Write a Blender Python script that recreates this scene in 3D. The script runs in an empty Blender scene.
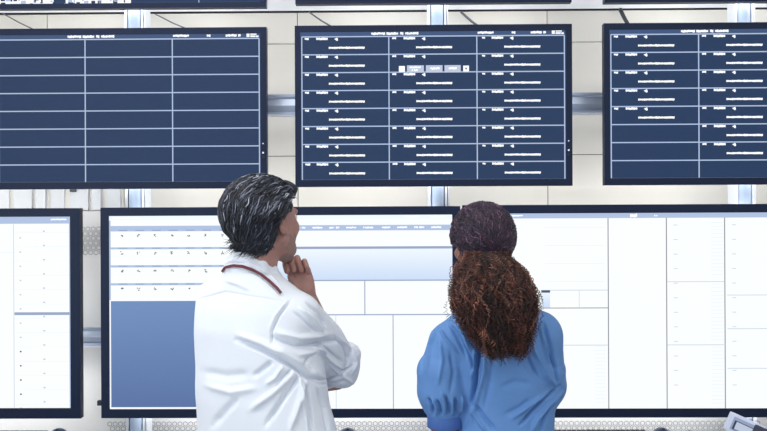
import bpy, bmesh, math, random
import numpy as np
from mathutils import Vector, Matrix
R = math.radians
random.seed(7); rng = np.random.default_rng(11)
C = bpy.context.scene
COL = C.collection

# ------------------------------------------------------------------ camera, light, exposure
F, CX, CY, CAMZ = 960.0, 383.5, 215.5, 1.68
cam_d = bpy.data.cameras.new('camera'); cam = bpy.data.objects.new('camera', cam_d); COL.objects.link(cam)
cam_d.sensor_width = 36; cam_d.lens = 36 * F / 767
cam.location = (0, 0, CAMZ)
cam.rotation_euler = (Matrix.Rotation(R(0.77), 3, 'Z') @ Matrix.Rotation(R(90), 3, 'X') @ Matrix.Rotation(R(-0.25), 3, 'Z')).to_euler()
C.camera = cam
CM = np.array((Matrix.Rotation(R(0.77), 3, 'Z') @ Matrix.Rotation(R(90), 3, 'X') @ Matrix.Rotation(R(-0.25), 3, 'Z')))
C.view_settings.view_transform = 'Standard'; C.view_settings.look = 'None'
C.view_settings.exposure = 0.0; C.view_settings.gamma = 1.0; C.view_settings.use_curve_mapping = False
C.cycles.max_bounces = 8
w = bpy.data.worlds.new('world'); C.world = w; w.use_nodes = True
w.node_tree.nodes['Background'].inputs[0].default_value = (0.80, 0.90, 1.0, 1)
w.node_tree.nodes['Background'].inputs[1].default_value = 0.9
WALL_FILL = 1.12
def area(name, loc, rot, sx, sy, power, col=(1, 1, 1)):
    d = bpy.data.lights.new(name, 'AREA'); d.shape = 'RECTANGLE'; d.size = sx; d.size_y = sy
    d.energy = power; d.color = col
    o = bpy.data.objects.new(name, d); COL.objects.link(o); o.location = loc; o.rotation_euler = rot
    return o
area('ceiling_glow_front', (-1.3, 3.3, 3.93), (0, 0, 0), 2.4, 0.5, 26, (1, .985, .96))
area('ceiling_glow_middle', (-1.3, 1.6, 3.93), (0, 0, 0), 2.4, 0.5, 32, (1, .985, .96))
area('ceiling_glow_right', (1.7, 1.6, 3.93), (0, 0, 0), 2.0, 0.5, 16, (1, .985, .96))
area('ceiling_glow_rear', (0, -0.8, 3.93), (0, 0, 0), 4.0, 0.6, 30, (1, .985, .96))
area('left_key_light', (-2.95, 0.6, 1.8), (0, R(-90), 0), 1.8, 2.2, 52, (.86, .93, 1))  # cool key light added from the left; no window is built there

def at(px, py, Y):
    v = CM @ np.array([(px - CX) / F, -(py - CY) / F, -1.0])
    t = Y / v[1]
    return np.array([v[0] * t, Y, CAMZ + v[2] * t])
def to_px(P):            # authoring helper: world points -> picture pixels (only used while shaping)
    q = (P - np.array([0, 0, CAMZ])) @ CM
    return CX + F * q[:, 0] / -q[:, 2], CY - F * q[:, 1] / -q[:, 2]

# ------------------------------------------------------------------ materials
def lin(c):
    c = np.array(c, float) / 255
    return tuple(np.where(c <= .04045, c / 12.92, ((c + .055) / 1.055) ** 2.4)) + (1,)
def mat(name, c, rough=.5, metal=0., emit=0., noise=0., nscale=40, bump=0., bscale=200, spec=.5, attr=None, sheen=0, stretch=None):
    m = bpy.data.materials.new(name); m.use_nodes = True
    n, l = m.node_tree.nodes, m.node_tree.links; b = n['Principled BSDF']
    b.inputs['Base Color'].default_value = lin(c); b.inputs['Roughness'].default_value = rough
    b.inputs['Metallic'].default_value = metal; b.inputs['Specular IOR Level'].default_value = spec
    if sheen: b.inputs['Sheen Weight'].default_value = sheen
    tc = n.new('ShaderNodeTexCoord'); mp = n.new('ShaderNodeMapping'); l.new(tc.outputs['Object'], mp.inputs[0])
    if stretch: mp.inputs['Scale'].default_value = stretch
    if emit:
        b.inputs['Specular IOR Level'].default_value = min(spec, .12)
        b.inputs['Base Color'].default_value = (0.01, 0.01, 0.01, 1)
        b.inputs['Emission Color'].default_value = lin(c); b.inputs['Emission Strength'].default_value = emit
    nz = n.new('ShaderNodeTexNoise'); nz.inputs['Scale'].default_value = nscale; nz.inputs['Detail'].default_value = 4
    l.new(mp.outputs[0], nz.inputs[0])
    mx = n.new('ShaderNodeMix'); mx.data_type = 'RGBA'; mx.blend_type = 'MULTIPLY'; mx.inputs[0].default_value = 1
    cr = n.new('ShaderNodeMapRange'); cr.inputs[3].default_value = 1 - noise; cr.inputs[4].default_value = 1 + noise
    l.new(nz.outputs[0], cr.inputs[0]); mx.inputs[6].default_value = lin(c); l.new(cr.outputs[0], mx.inputs[7])
    if attr:
        a = n.new('ShaderNodeAttribute'); a.attribute_name = attr; l.new(a.outputs[0], mx.inputs[6])
    l.new(mx.outputs[2], b.inputs['Emission Color' if emit else 'Base Color'])
    if bump:
        n2 = n.new('ShaderNodeTexNoise'); n2.inputs['Scale'].default_value = bscale; n2.inputs['Detail'].default_value = 3
        l.new(mp.outputs[0], n2.inputs[0])
        bp = n.new('ShaderNodeBump'); bp.inputs['Strength'].default_value = bump; bp.inputs['Distance'].default_value = .004
        l.new(n2.outputs[0], bp.inputs['Height']); l.new(bp.outputs[0], b.inputs['Normal'])
    return m
M = dict(
    wall=mat('wall_paint', (226, 223, 216), .6, noise=.02, nscale=3),
    rib=mat('pale_rib_cladding', (214, 217, 222), .6, noise=.02),
    soffit=mat('white_cladding', (240, 242, 246), .45, noise=.01),
    groove=mat('dark_groove', (24, 26, 34), .8),
    perf=mat('perforated_sheet', (212, 212, 212), .5, noise=.02),
    perfring=mat('perforation_rim', (112, 115, 122), .5),
    bezel=mat('navy_plastic', (16, 31, 60), .45, noise=.03, spec=.25),
    housing=mat('housing_plastic', (34, 38, 48), .5, noise=.03),
    alu=mat('brushed_aluminium', (190, 208, 234), .35, metal=.15, noise=.03, stretch=(1, 1, .05)),
    alu2=mat('rail_aluminium', (188, 200, 222), .3, metal=.5, noise=.03, stretch=(.05, 1, 1)),
    aluw=mat('pale_flange', (222, 227, 236), .4, noise=.01),
    slot=mat('slot_grey', (95, 100, 112), .6),
    cable=mat('plain_grey', (105, 108, 116), .5),  # plain grey of the slanting strips
    darkgrey=mat('dark_grey', (58, 62, 72), .5),
    scr_dark=mat('dark_display', (36, 58, 93), .5, emit=1, noise=.06, nscale=1.2, spec=.1),
    scr_head=mat('display_header', (62, 84, 124), .35, emit=1),
    scr_line=mat('display_grid_line', (178, 196, 226), .4, emit=1),
    scr_text=mat('display_text', (250, 253, 255), .4, emit=1.1),
    scr_btn=mat('display_button', (192, 202, 224), .4, emit=1),
    scr_white=mat('white_display', (251, 254, 255), .4, emit=1.0, noise=.01, nscale=2),
    scr_wt=mat('pale_display_tint', (242, 251, 254), .4, emit=1),
    scr_blueh=mat('display_blue_strip', (176, 194, 226), .4, emit=1),
    scr_strip=mat('display_grey_blue_strip', (150, 166, 198), .4, emit=1),
    scr_grey=mat('display_grey_line', (128, 134, 146), .4, emit=1),
    scr_pale=mat('display_pale_line', (205, 216, 230), .4, emit=1),
    scr_faint=mat('display_faint_line', (239, 247, 252), .4, emit=1),
    scr_grad=mat('display_light_blue_panel', (222, 236, 252), .4, emit=1, noise=.05, nscale=2),
    scr_blue=mat('display_blue_panel', (104, 134, 182), .4, emit=1, noise=.12, nscale=2.2),
    scr_icon=mat('display_icon', (72, 84, 110), .4, emit=1),
    scr_pic=mat('display_picture', (60, 78, 118), .4, emit=1, noise=.4, nscale=60),
    led=mat('indicator_light', (240, 248, 255), .4, emit=1),
    floor=mat('grey_vinyl', (150, 152, 156), .45, noise=.05, nscale=8),
    ceil=mat('ceiling_tile', (238, 238, 236), .7, noise=.02),
    lamp=mat('ceiling_diffuser', (255, 252, 246), .5, emit=2.2),
    desk=mat('desk_laminate', (214, 214, 212), .4, noise=.02),
    deskleg=mat('desk_leg_metal', (150, 154, 162), .35, metal=.8),
    key=mat('keyboard_plastic', (30, 40, 62), .45, noise=.05),
    keycap=mat('keycap_plastic', (20, 26, 42), .4),
    mouse=mat('mouse_plastic', (34, 50, 84), .3, noise=.05),
    phone=mat('pale_phone_plastic', (206, 214, 236), .4, noise=.02),
    phonef=mat('phone_fascia', (152, 166, 198), .4),
    phonedark=mat('phone_dark_plastic', (32, 42, 68), .35),
    phonescr=mat('phone_display', (206, 218, 240), .35, emit=.8),
    skin_m=mat('tanned_skin', (170, 126, 116), .5, noise=.12, nscale=60, bump=.25, bscale=260),
    stubble=mat('grey_stubble', (148, 118, 110), .7, noise=.2, nscale=300),
    skin_w=mat('brown_skin', (140, 94, 78), .5, noise=.08, nscale=60, bump=.2, bscale=260),
    lip=mat('lip_skin', (150, 92, 86), .5), eyew=mat('eye_white', (235, 235, 232), .2), iris=mat('iris_brown', (60, 38, 28), .2),
    coat=mat('white_coat_cotton', (226, 231, 241), .8, noise=.012, nscale=30, bump=.12, bscale=60),
    coatin=mat('white_coat_seam', (222, 227, 238), .8),
    gown=mat('blue_scrub_cotton', (92, 136, 194), .75, noise=.05, nscale=25, bump=.15, bscale=70),
    cuff=mat('ribbed_blue_cuff', (70, 106, 174), .8, noise=.08, nscale=90, stretch=(1, 1, .05)),
    trs=mat('dark_trouser_cotton', (52, 58, 74), .85, noise=.06), trsb=mat('blue_trouser_cotton', (78, 118, 178), .85, noise=.06),
    shoe=mat('shoe_leather', (40, 40, 46), .4), shoew=mat('white_clog', (225, 226, 230), .5),
    lany=mat('burgundy_lanyard', (92, 34, 48), .6, noise=.2, nscale=300),
    hair=mat('hair_strands', (40, 40, 50), .42, attr='Col', noise=.1, nscale=80, spec=.55),
    capm=mat('dark_hair_base', (24, 27, 38), .6), capw=mat('brown_black_hair_base', (34, 24, 36), .6), tailc=mat('dark_brown_hair_base', (42, 24, 24), .8),
)

def display_gradient(m, top, bot):
    n, l = m.node_tree.nodes, m.node_tree.links; tc = n.new('ShaderNodeTexCoord'); sp = n.new('ShaderNodeSeparateXYZ'); l.new(tc.outputs['Generated'], sp.inputs[0])
    mx = n.new('ShaderNodeMix'); mx.data_type = 'RGBA'; mx.inputs[6].default_value = lin(bot); mx.inputs[7].default_value = lin(top); l.new(sp.outputs[2], mx.inputs[0])
    l.new(mx.outputs[2], n['Principled BSDF'].inputs['Emission Color'])
display_gradient(M['scr_grad'], (240, 248, 255), (204, 222, 248)); display_gradient(M['scr_blue'], (112, 143, 190), (88, 114, 164))

# ------------------------------------------------------------------ mesh helpers
def tag(o, label=None, cat=None, group=None, kind=None):
    if label: o['label'] = label
    if cat: o['category'] = cat
    if group: o['group'] = group
    if kind: o['kind'] = kind
    return o
def empty(name, loc, rz=0):
    o = bpy.data.objects.new(name, None); COL.objects.link(o); o.location = loc; o.rotation_euler = (0, 0, rz)
    o.empty_display_size = .05
    bpy.context.view_layer.update()
    return o
def link(name, me, m, parent=None, world=False):
    o = bpy.data.objects.new(name, me); COL.objects.link(o)
    for x in (m if isinstance(m, (list, tuple)) else [m]): me.materials.append(M[x] if isinstance(x, str) else x)
    if parent:
        o.parent = parent
        if world:
            mw = Matrix.Identity(4); p = parent; chain = []
            while p: chain.append(p); p = p.parent
            for q in reversed(chain): mw = mw @ (q.matrix_parent_inverse @ Matrix.LocRotScale(q.location, q.rotation_euler, q.scale))
            o.matrix_parent_inverse = mw.inverted()
    return o
class MB:
    def __init__(s): s.v = []; s.f = []; s.mi = []
    def box(s, x0, x1, y0, y1, z0, z1, mi=0):
        b = len(s.v)
        s.v += [(x, y, z) for z in (z0, z1) for y in (y0, y1) for x in (x0, x1)]
        for q in ((0, 2, 3, 1), (4, 5, 7, 6), (0, 1, 5, 4), (2, 6, 7, 3), (0, 4, 6, 2), (1, 3, 7, 5)):
            s.f.append(tuple(b + i for i in q)); s.mi.append(mi)
        return s
    def tube(s, pts, rad, n=8, mi=0, cap=True):
        pts = [Vector(p) for p in pts]; b = len(s.v)
        for i, p in enumerate(pts):
            d = (pts[min(i + 1, len(pts) - 1)] - pts[max(i - 1, 0)]).normalized()
            a = d.cross(Vector((0, 0, 1)));  a = a.normalized() if a.length > 1e-3 else Vector((1, 0, 0))
            c = d.cross(a); r = rad[i] if isinstance(rad, (list, tuple)) else rad
            for k in range(n):
                t = 2 * math.pi * k / n; s.v.append(tuple(p + r * (math.cos(t) * a + math.sin(t) * c)))
        for i in range(len(pts) - 1):
            for k in range(n):
                s.f.append((b + i * n + k, b + i * n + (k + 1) % n, b + (i + 1) * n + (k + 1) % n, b + (i + 1) * n + k)); s.mi.append(mi)
        if cap:
            s.f.append(tuple(b + k for k in range(n))[::-1]); s.mi.append(mi)
            s.f.append(tuple(b + (len(pts) - 1) * n + k for k in range(n))); s.mi.append(mi)
        return s
    def prism(s, poly, axis, a0, a1, mi=0):      # poly in the two other axes
        b = len(s.v); n = len(poly)
        for a in (a0, a1):
            for (u, v) in poly:
                s.v.append({'x': (a, u, v), 'y': (u, a, v), 'z': (u, v, a)}[axis])
        for k in range(n):
            s.f.append((b + k, b + (k + 1) % n, b + n + (k + 1) % n, b + n + k)); s.mi.append(mi)
        s.f.append(tuple(b + k for k in range(n))[::-1]); s.f.append(tuple(b + n + k for k in range(n))); s.mi += [mi, mi]
        return s
    def build(s, name, m, parent=None, bevel=0, smooth=False, world=False):
        me = bpy.data.meshes.new(name); me.from_pydata(s.v, [], s.f)
        me.polygons.foreach_set('material_index', s.mi)
        bm = bmesh.new(); bm.from_mesh(me); bmesh.ops.recalc_face_normals(bm, faces=bm.faces)
        if bevel: bmesh.ops.bevel(bm, geom=bm.edges[:], offset=bevel, segments=2, affect='EDGES', profile=.6)
        bm.to_mesh(me); bm.free()
        if smooth: me.polygons.foreach_set('use_smooth', [True] * len(me.polygons))
        return link(name, me, m, parent, world)
def struct(o): o['kind'] = 'structure'; return o

# ------------------------------------------------------------------ setting
YS = 4.30                      # plane of the monitor fronts
PX = 1 / 223.3                 # metres per photo pixel on that plane
struct(MB().box(-3, 3, -2.5, 5.05, -.1, 0).build('floor', 'floor'))
struct(MB().box(-3, 3, -2.5, 5.05, 4.0, 4.1).build('ceiling', 'ceil'))
struct(MB().box(-3.1, -3, -2.5, 5.05, 0, 4.0).build('wall_left', 'wall'))
struct(MB().box(3, 3.1, -2.5, 5.05, 0, 4.0).build('wall_right', 'wall'))
YW = 4.74
zs = at(383, 10.4, YW)[2]
wb = MB().box(-3, 3, YW + .012, YW + .1, 0, 4.0, 1)
seams = [at(x, 200, YW)[0] for x in (48, 298, 548, 798)]
xs = [-3] + seams + [3]
zr = [0, at(0, 330, YW)[2], at(290, 156, YW)[2], at(290, 44, YW)[2], zs - .007]
for i in range(len(xs) - 1):
    for j in range(4):
        g = .0022 if j != 2 else .0015
        wb.box(xs[i] + .0022, xs[i + 1] - .0022, YW, YW + .014, zr[j] + g, zr[j + 1] - g)
wb.box(-3, 3, YW - .0, YW + .014, zs - .007, zs - .0065, 1)
struct(wb.build('wall_back', ['wall', 'groove']))
# white cladding above, over a black shadow gap
struct(MB().box(-3, 3, YW - .008, YW, zs, 4.0).build('trim_1', 'soffit'))
struct(MB().box(-3, 3, YW - .006, YW - .001, zs - .008, zs).build('trim_2', 'groove'))

# ceiling lights
def ceiling_light(x, y, lab, sx=2.4, sy=.5):
    t = empty('ceiling_light', (x, y, 3.93)); tag(t, lab, 'light', 'linear ceiling lights')
    f = MB(); sx /= 2; sy /= 2
    f.box(-sx - .03, sx + .03, -sy - .03, -sy, .02, .07).box(-sx - .03, sx + .03, sy, sy + .03, .02, .07)
    f.box(-sx - .03, -sx, -sy, sy, .02, .07).box(sx, sx + .03, -sy, sy, .02, .07)
    f.build('frame', 'aluw', t)
    MB().box(-sx, sx, -sy, sy, .035, .05).build('diffuser', 'lamp', t)
ceiling_light(-1.3, 3.3, 'long flush ceiling light nearest the screens, front left')
ceiling_light(-1.3, 1.6, 'long flush ceiling light over the left, behind the man')
ceiling_light(1.7, 1.6, 'flush ceiling light on the right side of the room', 2.0)
ceiling_light(0, -.8, 'widest flush ceiling light, farthest from the screens', 4.0, .6)

# aluminium poles
def pole(px, lab, loc_only=False):
    x = at(px, 215, 4.46)[0]
    t = empty('support_pole', (x, 4.46, 0)); tag(t, lab, 'pole', 'aluminium poles carrying the monitors')
    w = .047
    col = [(-w + .014, .0), (-w + .014, .09), (w - .020, .09), (w - .020, .0)]
    arc = [(.0285 * math.cos(a), -.004 - .020 * math.sin(a)) for a in np.linspace(0, math.pi, 13)]
    arc = [(u - .003, v) for u, v in arc]
    MB().prism([(-w + .014, .09), (w - .020, .09)] + arc, 'z', 0, 3.99).build('column', 'alu', t, smooth=False)
    MB().box(-w, -w + .012, -.012, .09, 0, 3.99).build('flange', 'aluw', t)
    f = MB().box(w - .017, w - .007, -.012, .09, 0, 3.99).box(w - .003, w + .001, -.008, .09, 0, 3.99).build('flange', 'aluw', t)
    MB().box(w - .007, w - .003, .004, .09, 0, 3.99).build('slot_strip', 'slot', t)  # grey strip filling the slot between the flanges
    return t
pole(136, 'aluminium pole behind the monitors, leftmost of the three')
pole(438.5, 'aluminium pole behind the monitors, middle of the three')
pole(745, 'aluminium pole behind the monitors, rightmost of the three')
# horizontal rails
def rail(py0, py1, lab):
    z1, z0 = at(420, py0, 4.60)[2], at(420, py1, 4.60)[2]
    t = empty('mounting_rail', (0, 4.60, z0)); tag(t, lab, 'rail', 'aluminium mounting rails')
    h = z1 - z0
    prof = [(.0, 0), (-.02, 0), (-.02, h * .12), (-.006, h * .2), (-.012, h * .5), (-.006, h * .8), (-.02, h * .88), (-.02, h), (.0, h)]
    MB().prism(prof, 'x', -2.9, 2.9).build('rail_body', 'alu2', t)
    MB().box(-2.9, 2.9, -.024, -.016, 0, h * .09).build('lip', 'aluw', t)
rail(-62, -42, 'aluminium rail behind the top row of screens')
rail(94, 116, 'aluminium rail crossing behind the dark timetable screens')
rail(326, 346, 'aluminium rail crossing behind the big bright screens')

# perforated wall panel behind the lower screens
ztop = at(90, 211, 4.68)[2]
pp = empty('perforated_panel', (0, 4.68, 0)); tag(pp, 'grey perforated metal panel behind the big bright screens', 'panel')
MB().box(-2.95, 2.95, 0, .02, .02, ztop).build('sheet', 'perf', pp, bevel=.002)
rg = MB()
def hexring(x, z, r, t=.0030):
    b = len(rg.v)
    for rr in (r, r - t):
        for k in range(6):
            a = R(60 * k + 30); rg.v.append((x + rr * math.cos(a), -.0012, z + rr * math.sin(a)))
    for k in range(6):
        rg.f.append((b + k, b + (k + 1) % 6, b + 6 + (k + 1) % 6, b + 6 + k)); rg.mi.append(0)
pit = .0265
def hexfield(x0, x1, z0, z1):
    j = 0; z = z1
    while z > z0:
        x = x0 + (pit / 2 if j % 2 else 0)
        while x < x1: hexring(x, z, pit * .48); x += pit
        z -= pit * .866; j += 1
hexfield(at(60, 0, 4.68)[0], at(122, 0, 4.68)[0], at(90, 257, 4.68)[2], at(90, 229, 4.68)[2])
hexfield(at(108, 0, 4.68)[0], at(205, 0, 4.68)[0], at(90, 450, 4.68)[2], at(90, 424, 4.68)[2])
hexfield(at(330, 0, 4.68)[0], at(760, 0, 4.68)[0], at(90, 450, 4.68)[2], at(90, 424, 4.68)[2])
tag(rg.build('perforation_rims', 'perfring', pp), kind='stuff')
# ribbed white cladding left
rc = empty('ribbed_cladding', (0, 4.70, 0)); tag(rc, 'white ribbed cladding strips above the far left bright screen', 'cladding')
zt = at(60, 176, 4.7)[2]; zb = ztop + .003
for i, (a, b) in enumerate(((-6, 9), (14, 32), (36, 46), (50, 64), (70, 88), (92, 101), (106, 120))):
    MB().box(at(a, 0, 4.7)[0], at(b, 0, 4.7)[0], -.008 - .007 * (i % 3), .03, zb, zt).build('rib', 'rib', rc, bevel=.003)
MB().box(at(-8, 0, 4.7)[0], at(122, 0, 4.7)[0], .005, .03, zb, zt).build('backing', 'wall', rc)
MB().box(at(73, 0, 4.7)[0], at(77, 0, 4.7)[0], -.06, -.02, at(0, 192.5, 4.7)[2], at(0, 188, 4.7)[2]).build('clip', 'darkgrey', rc)
# thin slanting strips, shaped as tubes, close to the wall
for (a, b, r, m, lab) in (((2, 13), (37, 31), .0032, 'cable', 'thin grey strip slanting above the left dark timetable screen'),
                          ((309, 12), (334, 28), .004, 'cable', 'grey strip slanting above the left part of the middle dark timetable screen'),
                          ((461, 12), (482, 29), .006, 'cable', 'grey strip slanting just right of the middle pole, above the middle screen'),
                          ((620, 9), (629, 26), .010, 'darkgrey', 'short thick dark strip slanting above the right dark timetable screen'),
                          ((155, 14), (192, 31), .0032, 'cable', 'thin grey strip slanting just right of the leftmost pole')):
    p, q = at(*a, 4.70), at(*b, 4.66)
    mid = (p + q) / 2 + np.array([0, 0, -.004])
    tag(MB().tube([p, mid, q, q + (q - p) * .8], r).build('cable', m, smooth=True), lab, 'cable')  # the slanting strips, shaped as tubes

# ------------------------------------------------------------------ monitors
def glyphs(mb, x0, x1, y, h, U, mi=0, seed=0, d=-.002):
    y -= .12 * h; h *= 1.25
    r = random.Random(seed); x = x0
    while x < x1:
        wd = r.uniform(.9, 1.9); a = r.uniform(0, .22) * h; b = h - r.uniform(0, .22) * h
        if r.random() < .93: mb.box(x * U, min(x + wd, x1) * U, d - .0006, d, -(y + b) * U, -(y + a) * U, mi)
        x += wd + r.choice((0, .0, .15))
def monitor(name, x0, y0, W, H, bez, lab, group, cat='monitor', depth=.042, edge='l'):
    """x0,y0: top-left in photo pixels of a reference point on the screen plane; W,H in the same unit"""
    U = PX
    p = at(x0, y0 + H / 2, YS) if edge == 'l' else at(x0 + W, y0 + H / 2, YS) - [W * U, 0, 0]
    p = p + [W * U / 2, 0, 0]
    t = empty(name, (p[0] - W * U / 2, YS, p[2] + H * U / 2)); tag(t, lab, cat, group)
    bl, bt, br, bb = bez
    f = MB()
    f.box(0, W * U, 0, depth, -bt * U, 0).box(0, W * U, 0, depth, -H * U, -(H - bb) * U)
    f.box(0, bl * U, 0, depth, -(H - bb) * U, -bt * U).box((W - br) * U, W * U, 0, depth, -(H - bb) * U, -bt * U)
    # soft lip around the picture
    f.build('bezel', 'bezel', t)
    MB().box(.01, W * U - .01, depth - .004, depth + .035, -H * U + .01, -.01).build('housing', 'housing', t, bevel=.006)
    for k in (.25, .75):
        MB().box(W * U * k - .03, W * U * k + .03, depth + .03, .16, -H * U * .75, -H * U * .25).build('wall_mount', 'deskleg', t)
    for zz, pw in (((-.06, .8), (-(H * U) / 2, 1.9), (-(H * U) + .045, 2.3)) if name == 'wall_monitor' else ((-.06, 1), (-(H * U) + .045, 1))):      # unseen light strips added on the rear to brighten the wall
        MB().box(.12, W * U - .12, depth + .035, depth + .045, zz, zz + .02).build('added_glow_strip', 'lamp', t)
        d = bpy.data.lights.new('added_wall_fill', 'AREA'); d.shape = 'RECTANGLE'; d.size = W * U - .24; d.size_y = .05; d.energy = WALL_FILL * W * U * pw
        a = bpy.data.objects.new('added_wall_fill', d); COL.objects.link(a); a.parent = t; a.location = (W * U / 2, depth + .05, zz + .01); a.rotation_euler = (R(90), 0, 0)
    return t, U
def screen(t, U, x0, x1, y0, y1, m):
    return MB().box(x0 * U, x1 * U, .004, .012, -y1 * U, -y0 * U).build('screen', m, t)
D0, D1 = .0030, .0038
def rect(mb, U, x0, x1, y0, y1, mi=0, l=0):
    mb.box(x0 * U, x1 * U, D0 - l * .0004, D1 - l * .0004 + .0003, -y1 * U, -y0 * U, mi)

def timetable(x0, y0, lab, kind):
    W, H = 277, 161.5
    t, U = monitor('timetable_monitor', x0, y0, W, H, (5.5, 6.5, 6, 7), lab, 'dark timetable monitors', edge='r' if x0 < 0 else 'l')
    s = screen(t, U, 5.5, 271, 6.5, 154.5, 'scr_dark')
    hd = MB(); rect(hd, U, 5.5, 270, 6.5, 11); hd.build('header_bar', 'scr_head', s)
    g = MB(); L = 7; Rr = 270.3 - .8
    for k in range(9):
        yy = 11.2 + 17.97 * k; rect(g, U, L, Rr, yy - .55, yy + .55, 0, 1)
    for xx in (L, 94.2, 182.2, Rr): rect(g, U, xx - .55, xx + .55, 11.2, 155 - .2, 0, 1)
    g.build('grid_lines', 'scr_line', s)
    tx = MB(); d = .0026
    glyphs(tx, 75, 124, 7.2, 2.3, U, 0, 5, d); glyphs(tx, 183, 199, 7.0, 2.2, U, 0, 6, d); glyphs(tx, 217, 221.5, 7.2, 2.1, U, 0, 7, d)
    glyphs(tx, 236, 247, 7.0, 2.2, U, 0, 8, d); glyphs(tx, 248.5, 253, 7.0, 2.2, U, 0, 9, d)
    for (a, b, c, e) in ((257, 260, 6.3, 9.8), (260.8, 267, 6.2, 7.6), (260.8, 266, 8.3, 9.8), (266.5, 269, 8.4, 10)): tx.box(a * U, b * U, d - .0006, d, -e * U, -c * U)
    cells = {'empty': [], 'full': [(c, r) for c in range(3) for r in range(8)],
             'part': [(0, r) for r in range(5)] + [(1, r) for r in range(7)] + [(2, r) for r in range(6)]}[kind]
    for (c, r) in cells:
        hid = kind == 'full' and (c, r) == (1, 1)
        bx = (8.5, 96, 184)[c]; by = 11.9 + 17.97 * r
        glyphs(tx, bx + 1.5, bx + (5.5 if c < 2 and r < 7 else 6.5), by + .3, 1.9, U, 0, 20 + c, d)
        glyphs(tx, bx + 13, bx + 24.5, by + .3, 2.1, U, 0, 31, d)
        tx.prism([((bx + 31) * U, -(by + 1.6) * U), ((bx + 34.3) * U, -(by + .1) * U), ((bx + 34.9) * U, -(by + 2.6) * U), ((bx + 34) * U, -(by + 3.7) * U)], 'y', d - .0006, d)
        if not hid: glyphs(tx, bx + 25.5, bx + 61.5, by + 9.4, 2.0, U, 0, 47, d)
    tx.build('screen_text', 'scr_text', s)
    if kind == 'full':
        for (a, b) in ((112.3, 129.2), (131.2, 147.8), (149.8, 166)):
            MB().box(a * U, b * U, .0018, .0026, -47.5 * U, -40.4 * U).build('button', 'scr_btn', s)
        bt = MB(); d = .0014
        for (a, b) in ((104.2, 110.2), (168.5, 174.2)): bt.box(a * U, b * U, d - .0004, .0022, -46.8 * U, -41 * U)
        glyphs(bt, 115, 126, 41.5, 1.8, U, 0, 3, d); glyphs(bt, 117, 123, 44.4, 1.6, U, 0, 4, d); glyphs(bt, 134, 145, 42.6, 2, U, 0, 5, d); glyphs(bt, 154, 162, 42.6, 2, U, 0, 6, d)
        bt.box(170.6 * U, 172.1 * U, d - .0010, d, -44.8 * U, -43 * U, 1)
        bt.build('button_caption', ['scr_text', 'scr_icon'], s)
    for (yy, ss) in ((116.8, .55), (126, .8)): MB().box((273.2 - ss) * U, (273.2 + ss) * U, -.002, .001, -(yy + ss) * U, -(yy - ss) * U).build('indicator', 'led', t)
    b = MB().box(272.2 * U, 274.4 * U, -.003, .001, -131.2 * U, -128.8 * U).build('button', 'keycap', t)
    return t
timetable(-10.3, 26.8, 'left dark blue timetable screen whose ruled cells are empty', 'empty')
timetable(295, 25.6, 'middle dark blue timetable screen, every cell filled, grey buttons near the top', 'full')
timetable(604.2, 23.5, 'right dark blue timetable screen, cut by the picture edge, last rows empty', 'part')

# top row of monitors, only lower edges in view
def top_monitor(x0, yb, lab, kind):
    W, H = 276, 161.5
    t, U = monitor('upper_monitor', x0, yb - H, W, H, (5.5, 6.5, 6, 5), lab, 'monitors along the top edge', edge='r' if x0 < 0 else 'l')
    s = screen(t, U, 5.5, 270, 6.5, H - 5, 'scr_white' if kind == 1 else 'scr_dark')
    g = MB(); r = random.Random(3)
    if kind == 1:
        rect(g, U, 140, 270, 6.5, H - 5, 0)
        for k in range(90):
            a = r.uniform(8, 136); b = r.uniform(H - 24, H - 5.5); 
            if 64 < a < 72: continue
            rect(g, U, a, a + r.uniform(1, 5), b, min(b + r.uniform(.8, 4), H - 5.2), r.choice((0, 0, 1)))
        rect(g, U, 62, 74, 6.5, H - 5, 0); rect(g, U, 208, 208.8, 30, H - 5, 1, 1)
        g.build('picture', ['scr_dark', 'scr_blueh'], s)
    else:
        for k in range(8): rect(g, U, 7, 269.5, 11.2 + 17.9 * k, 12 + 17.9 * k)
        g.build('grid_lines', 'scr_line', s)
top_monitor(-10.3, 7.2, 'monitor at the top left edge with a bright picture on it', 1)
top_monitor(295, 4.2, 'monitor at the top edge, middle, only its lower frame in view', 2)
top_monitor(604.2, 2.4, 'monitor at the top right edge, only its lower frame in view', 2)

GB = 'big bright lower monitors'
# lower middle
W, H = 361, 211.5
t, U = monitor('wall_monitor', 100.8, 207.2, W, H, (8.5, 8.5, 8, 9), 'big bright screen between man and woman, table of small icons on its left', GB)
s = screen(t, U, 8.5, 353, 8.5, 202.5, 'scr_white')
g = MB()
rect(g, U, 8.5, 353, 8.5, 13, 1); rect(g, U, 8.5, 353, 18.5, 24, 0)
rect(g, U, 8.5, 10, 13, 93, 0)
for (a, b) in ((40, 42), (58, 60.2), (76, 78.2)): rect(g, U, 10, 150, a, b, 0, 1)
rect(g, U, 150, 353, 40, 42.4, 2, 1)
for c in range(7):
    for r_ in range(4):
        y = (22.6, 40.4, 58.4, 76.4)[r_]; rect(g, U, 18 + 16.9 * c, 27 + 16.9 * c, y, y + 1, 2, 2)
rect(g, U, 8.5, 353, 73.6, 74.7, 3, 2) if False else None
rect(g, U, 152, 353, 73.4, 74.6, 3, 2); rect(g, U, 150, 353, 107.8, 108.9, 3, 2)
rect(g, U, 264.8, 265.8, 74, 108.4, 3, 2); rect(g, U, 235.8, 236.5, 108.4, 202.5, 4, 2); rect(g, U, 293, 293.9, 108.4, 202.5, 3, 2)
g.build('table_strips', ['scr_blueh', 'scr_wt', 'scr_strip', 'scr_strip', 'scr_pale'], s)
g = MB(); rect(g, U, 150, 353, 42.4, 73.6); g.build('light_blue_field', 'scr_grad', s)
g = MB(); rect(g, U, 10, 148, 94, 200.6); g.build('blue_field', 'scr_blue', s)
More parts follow.
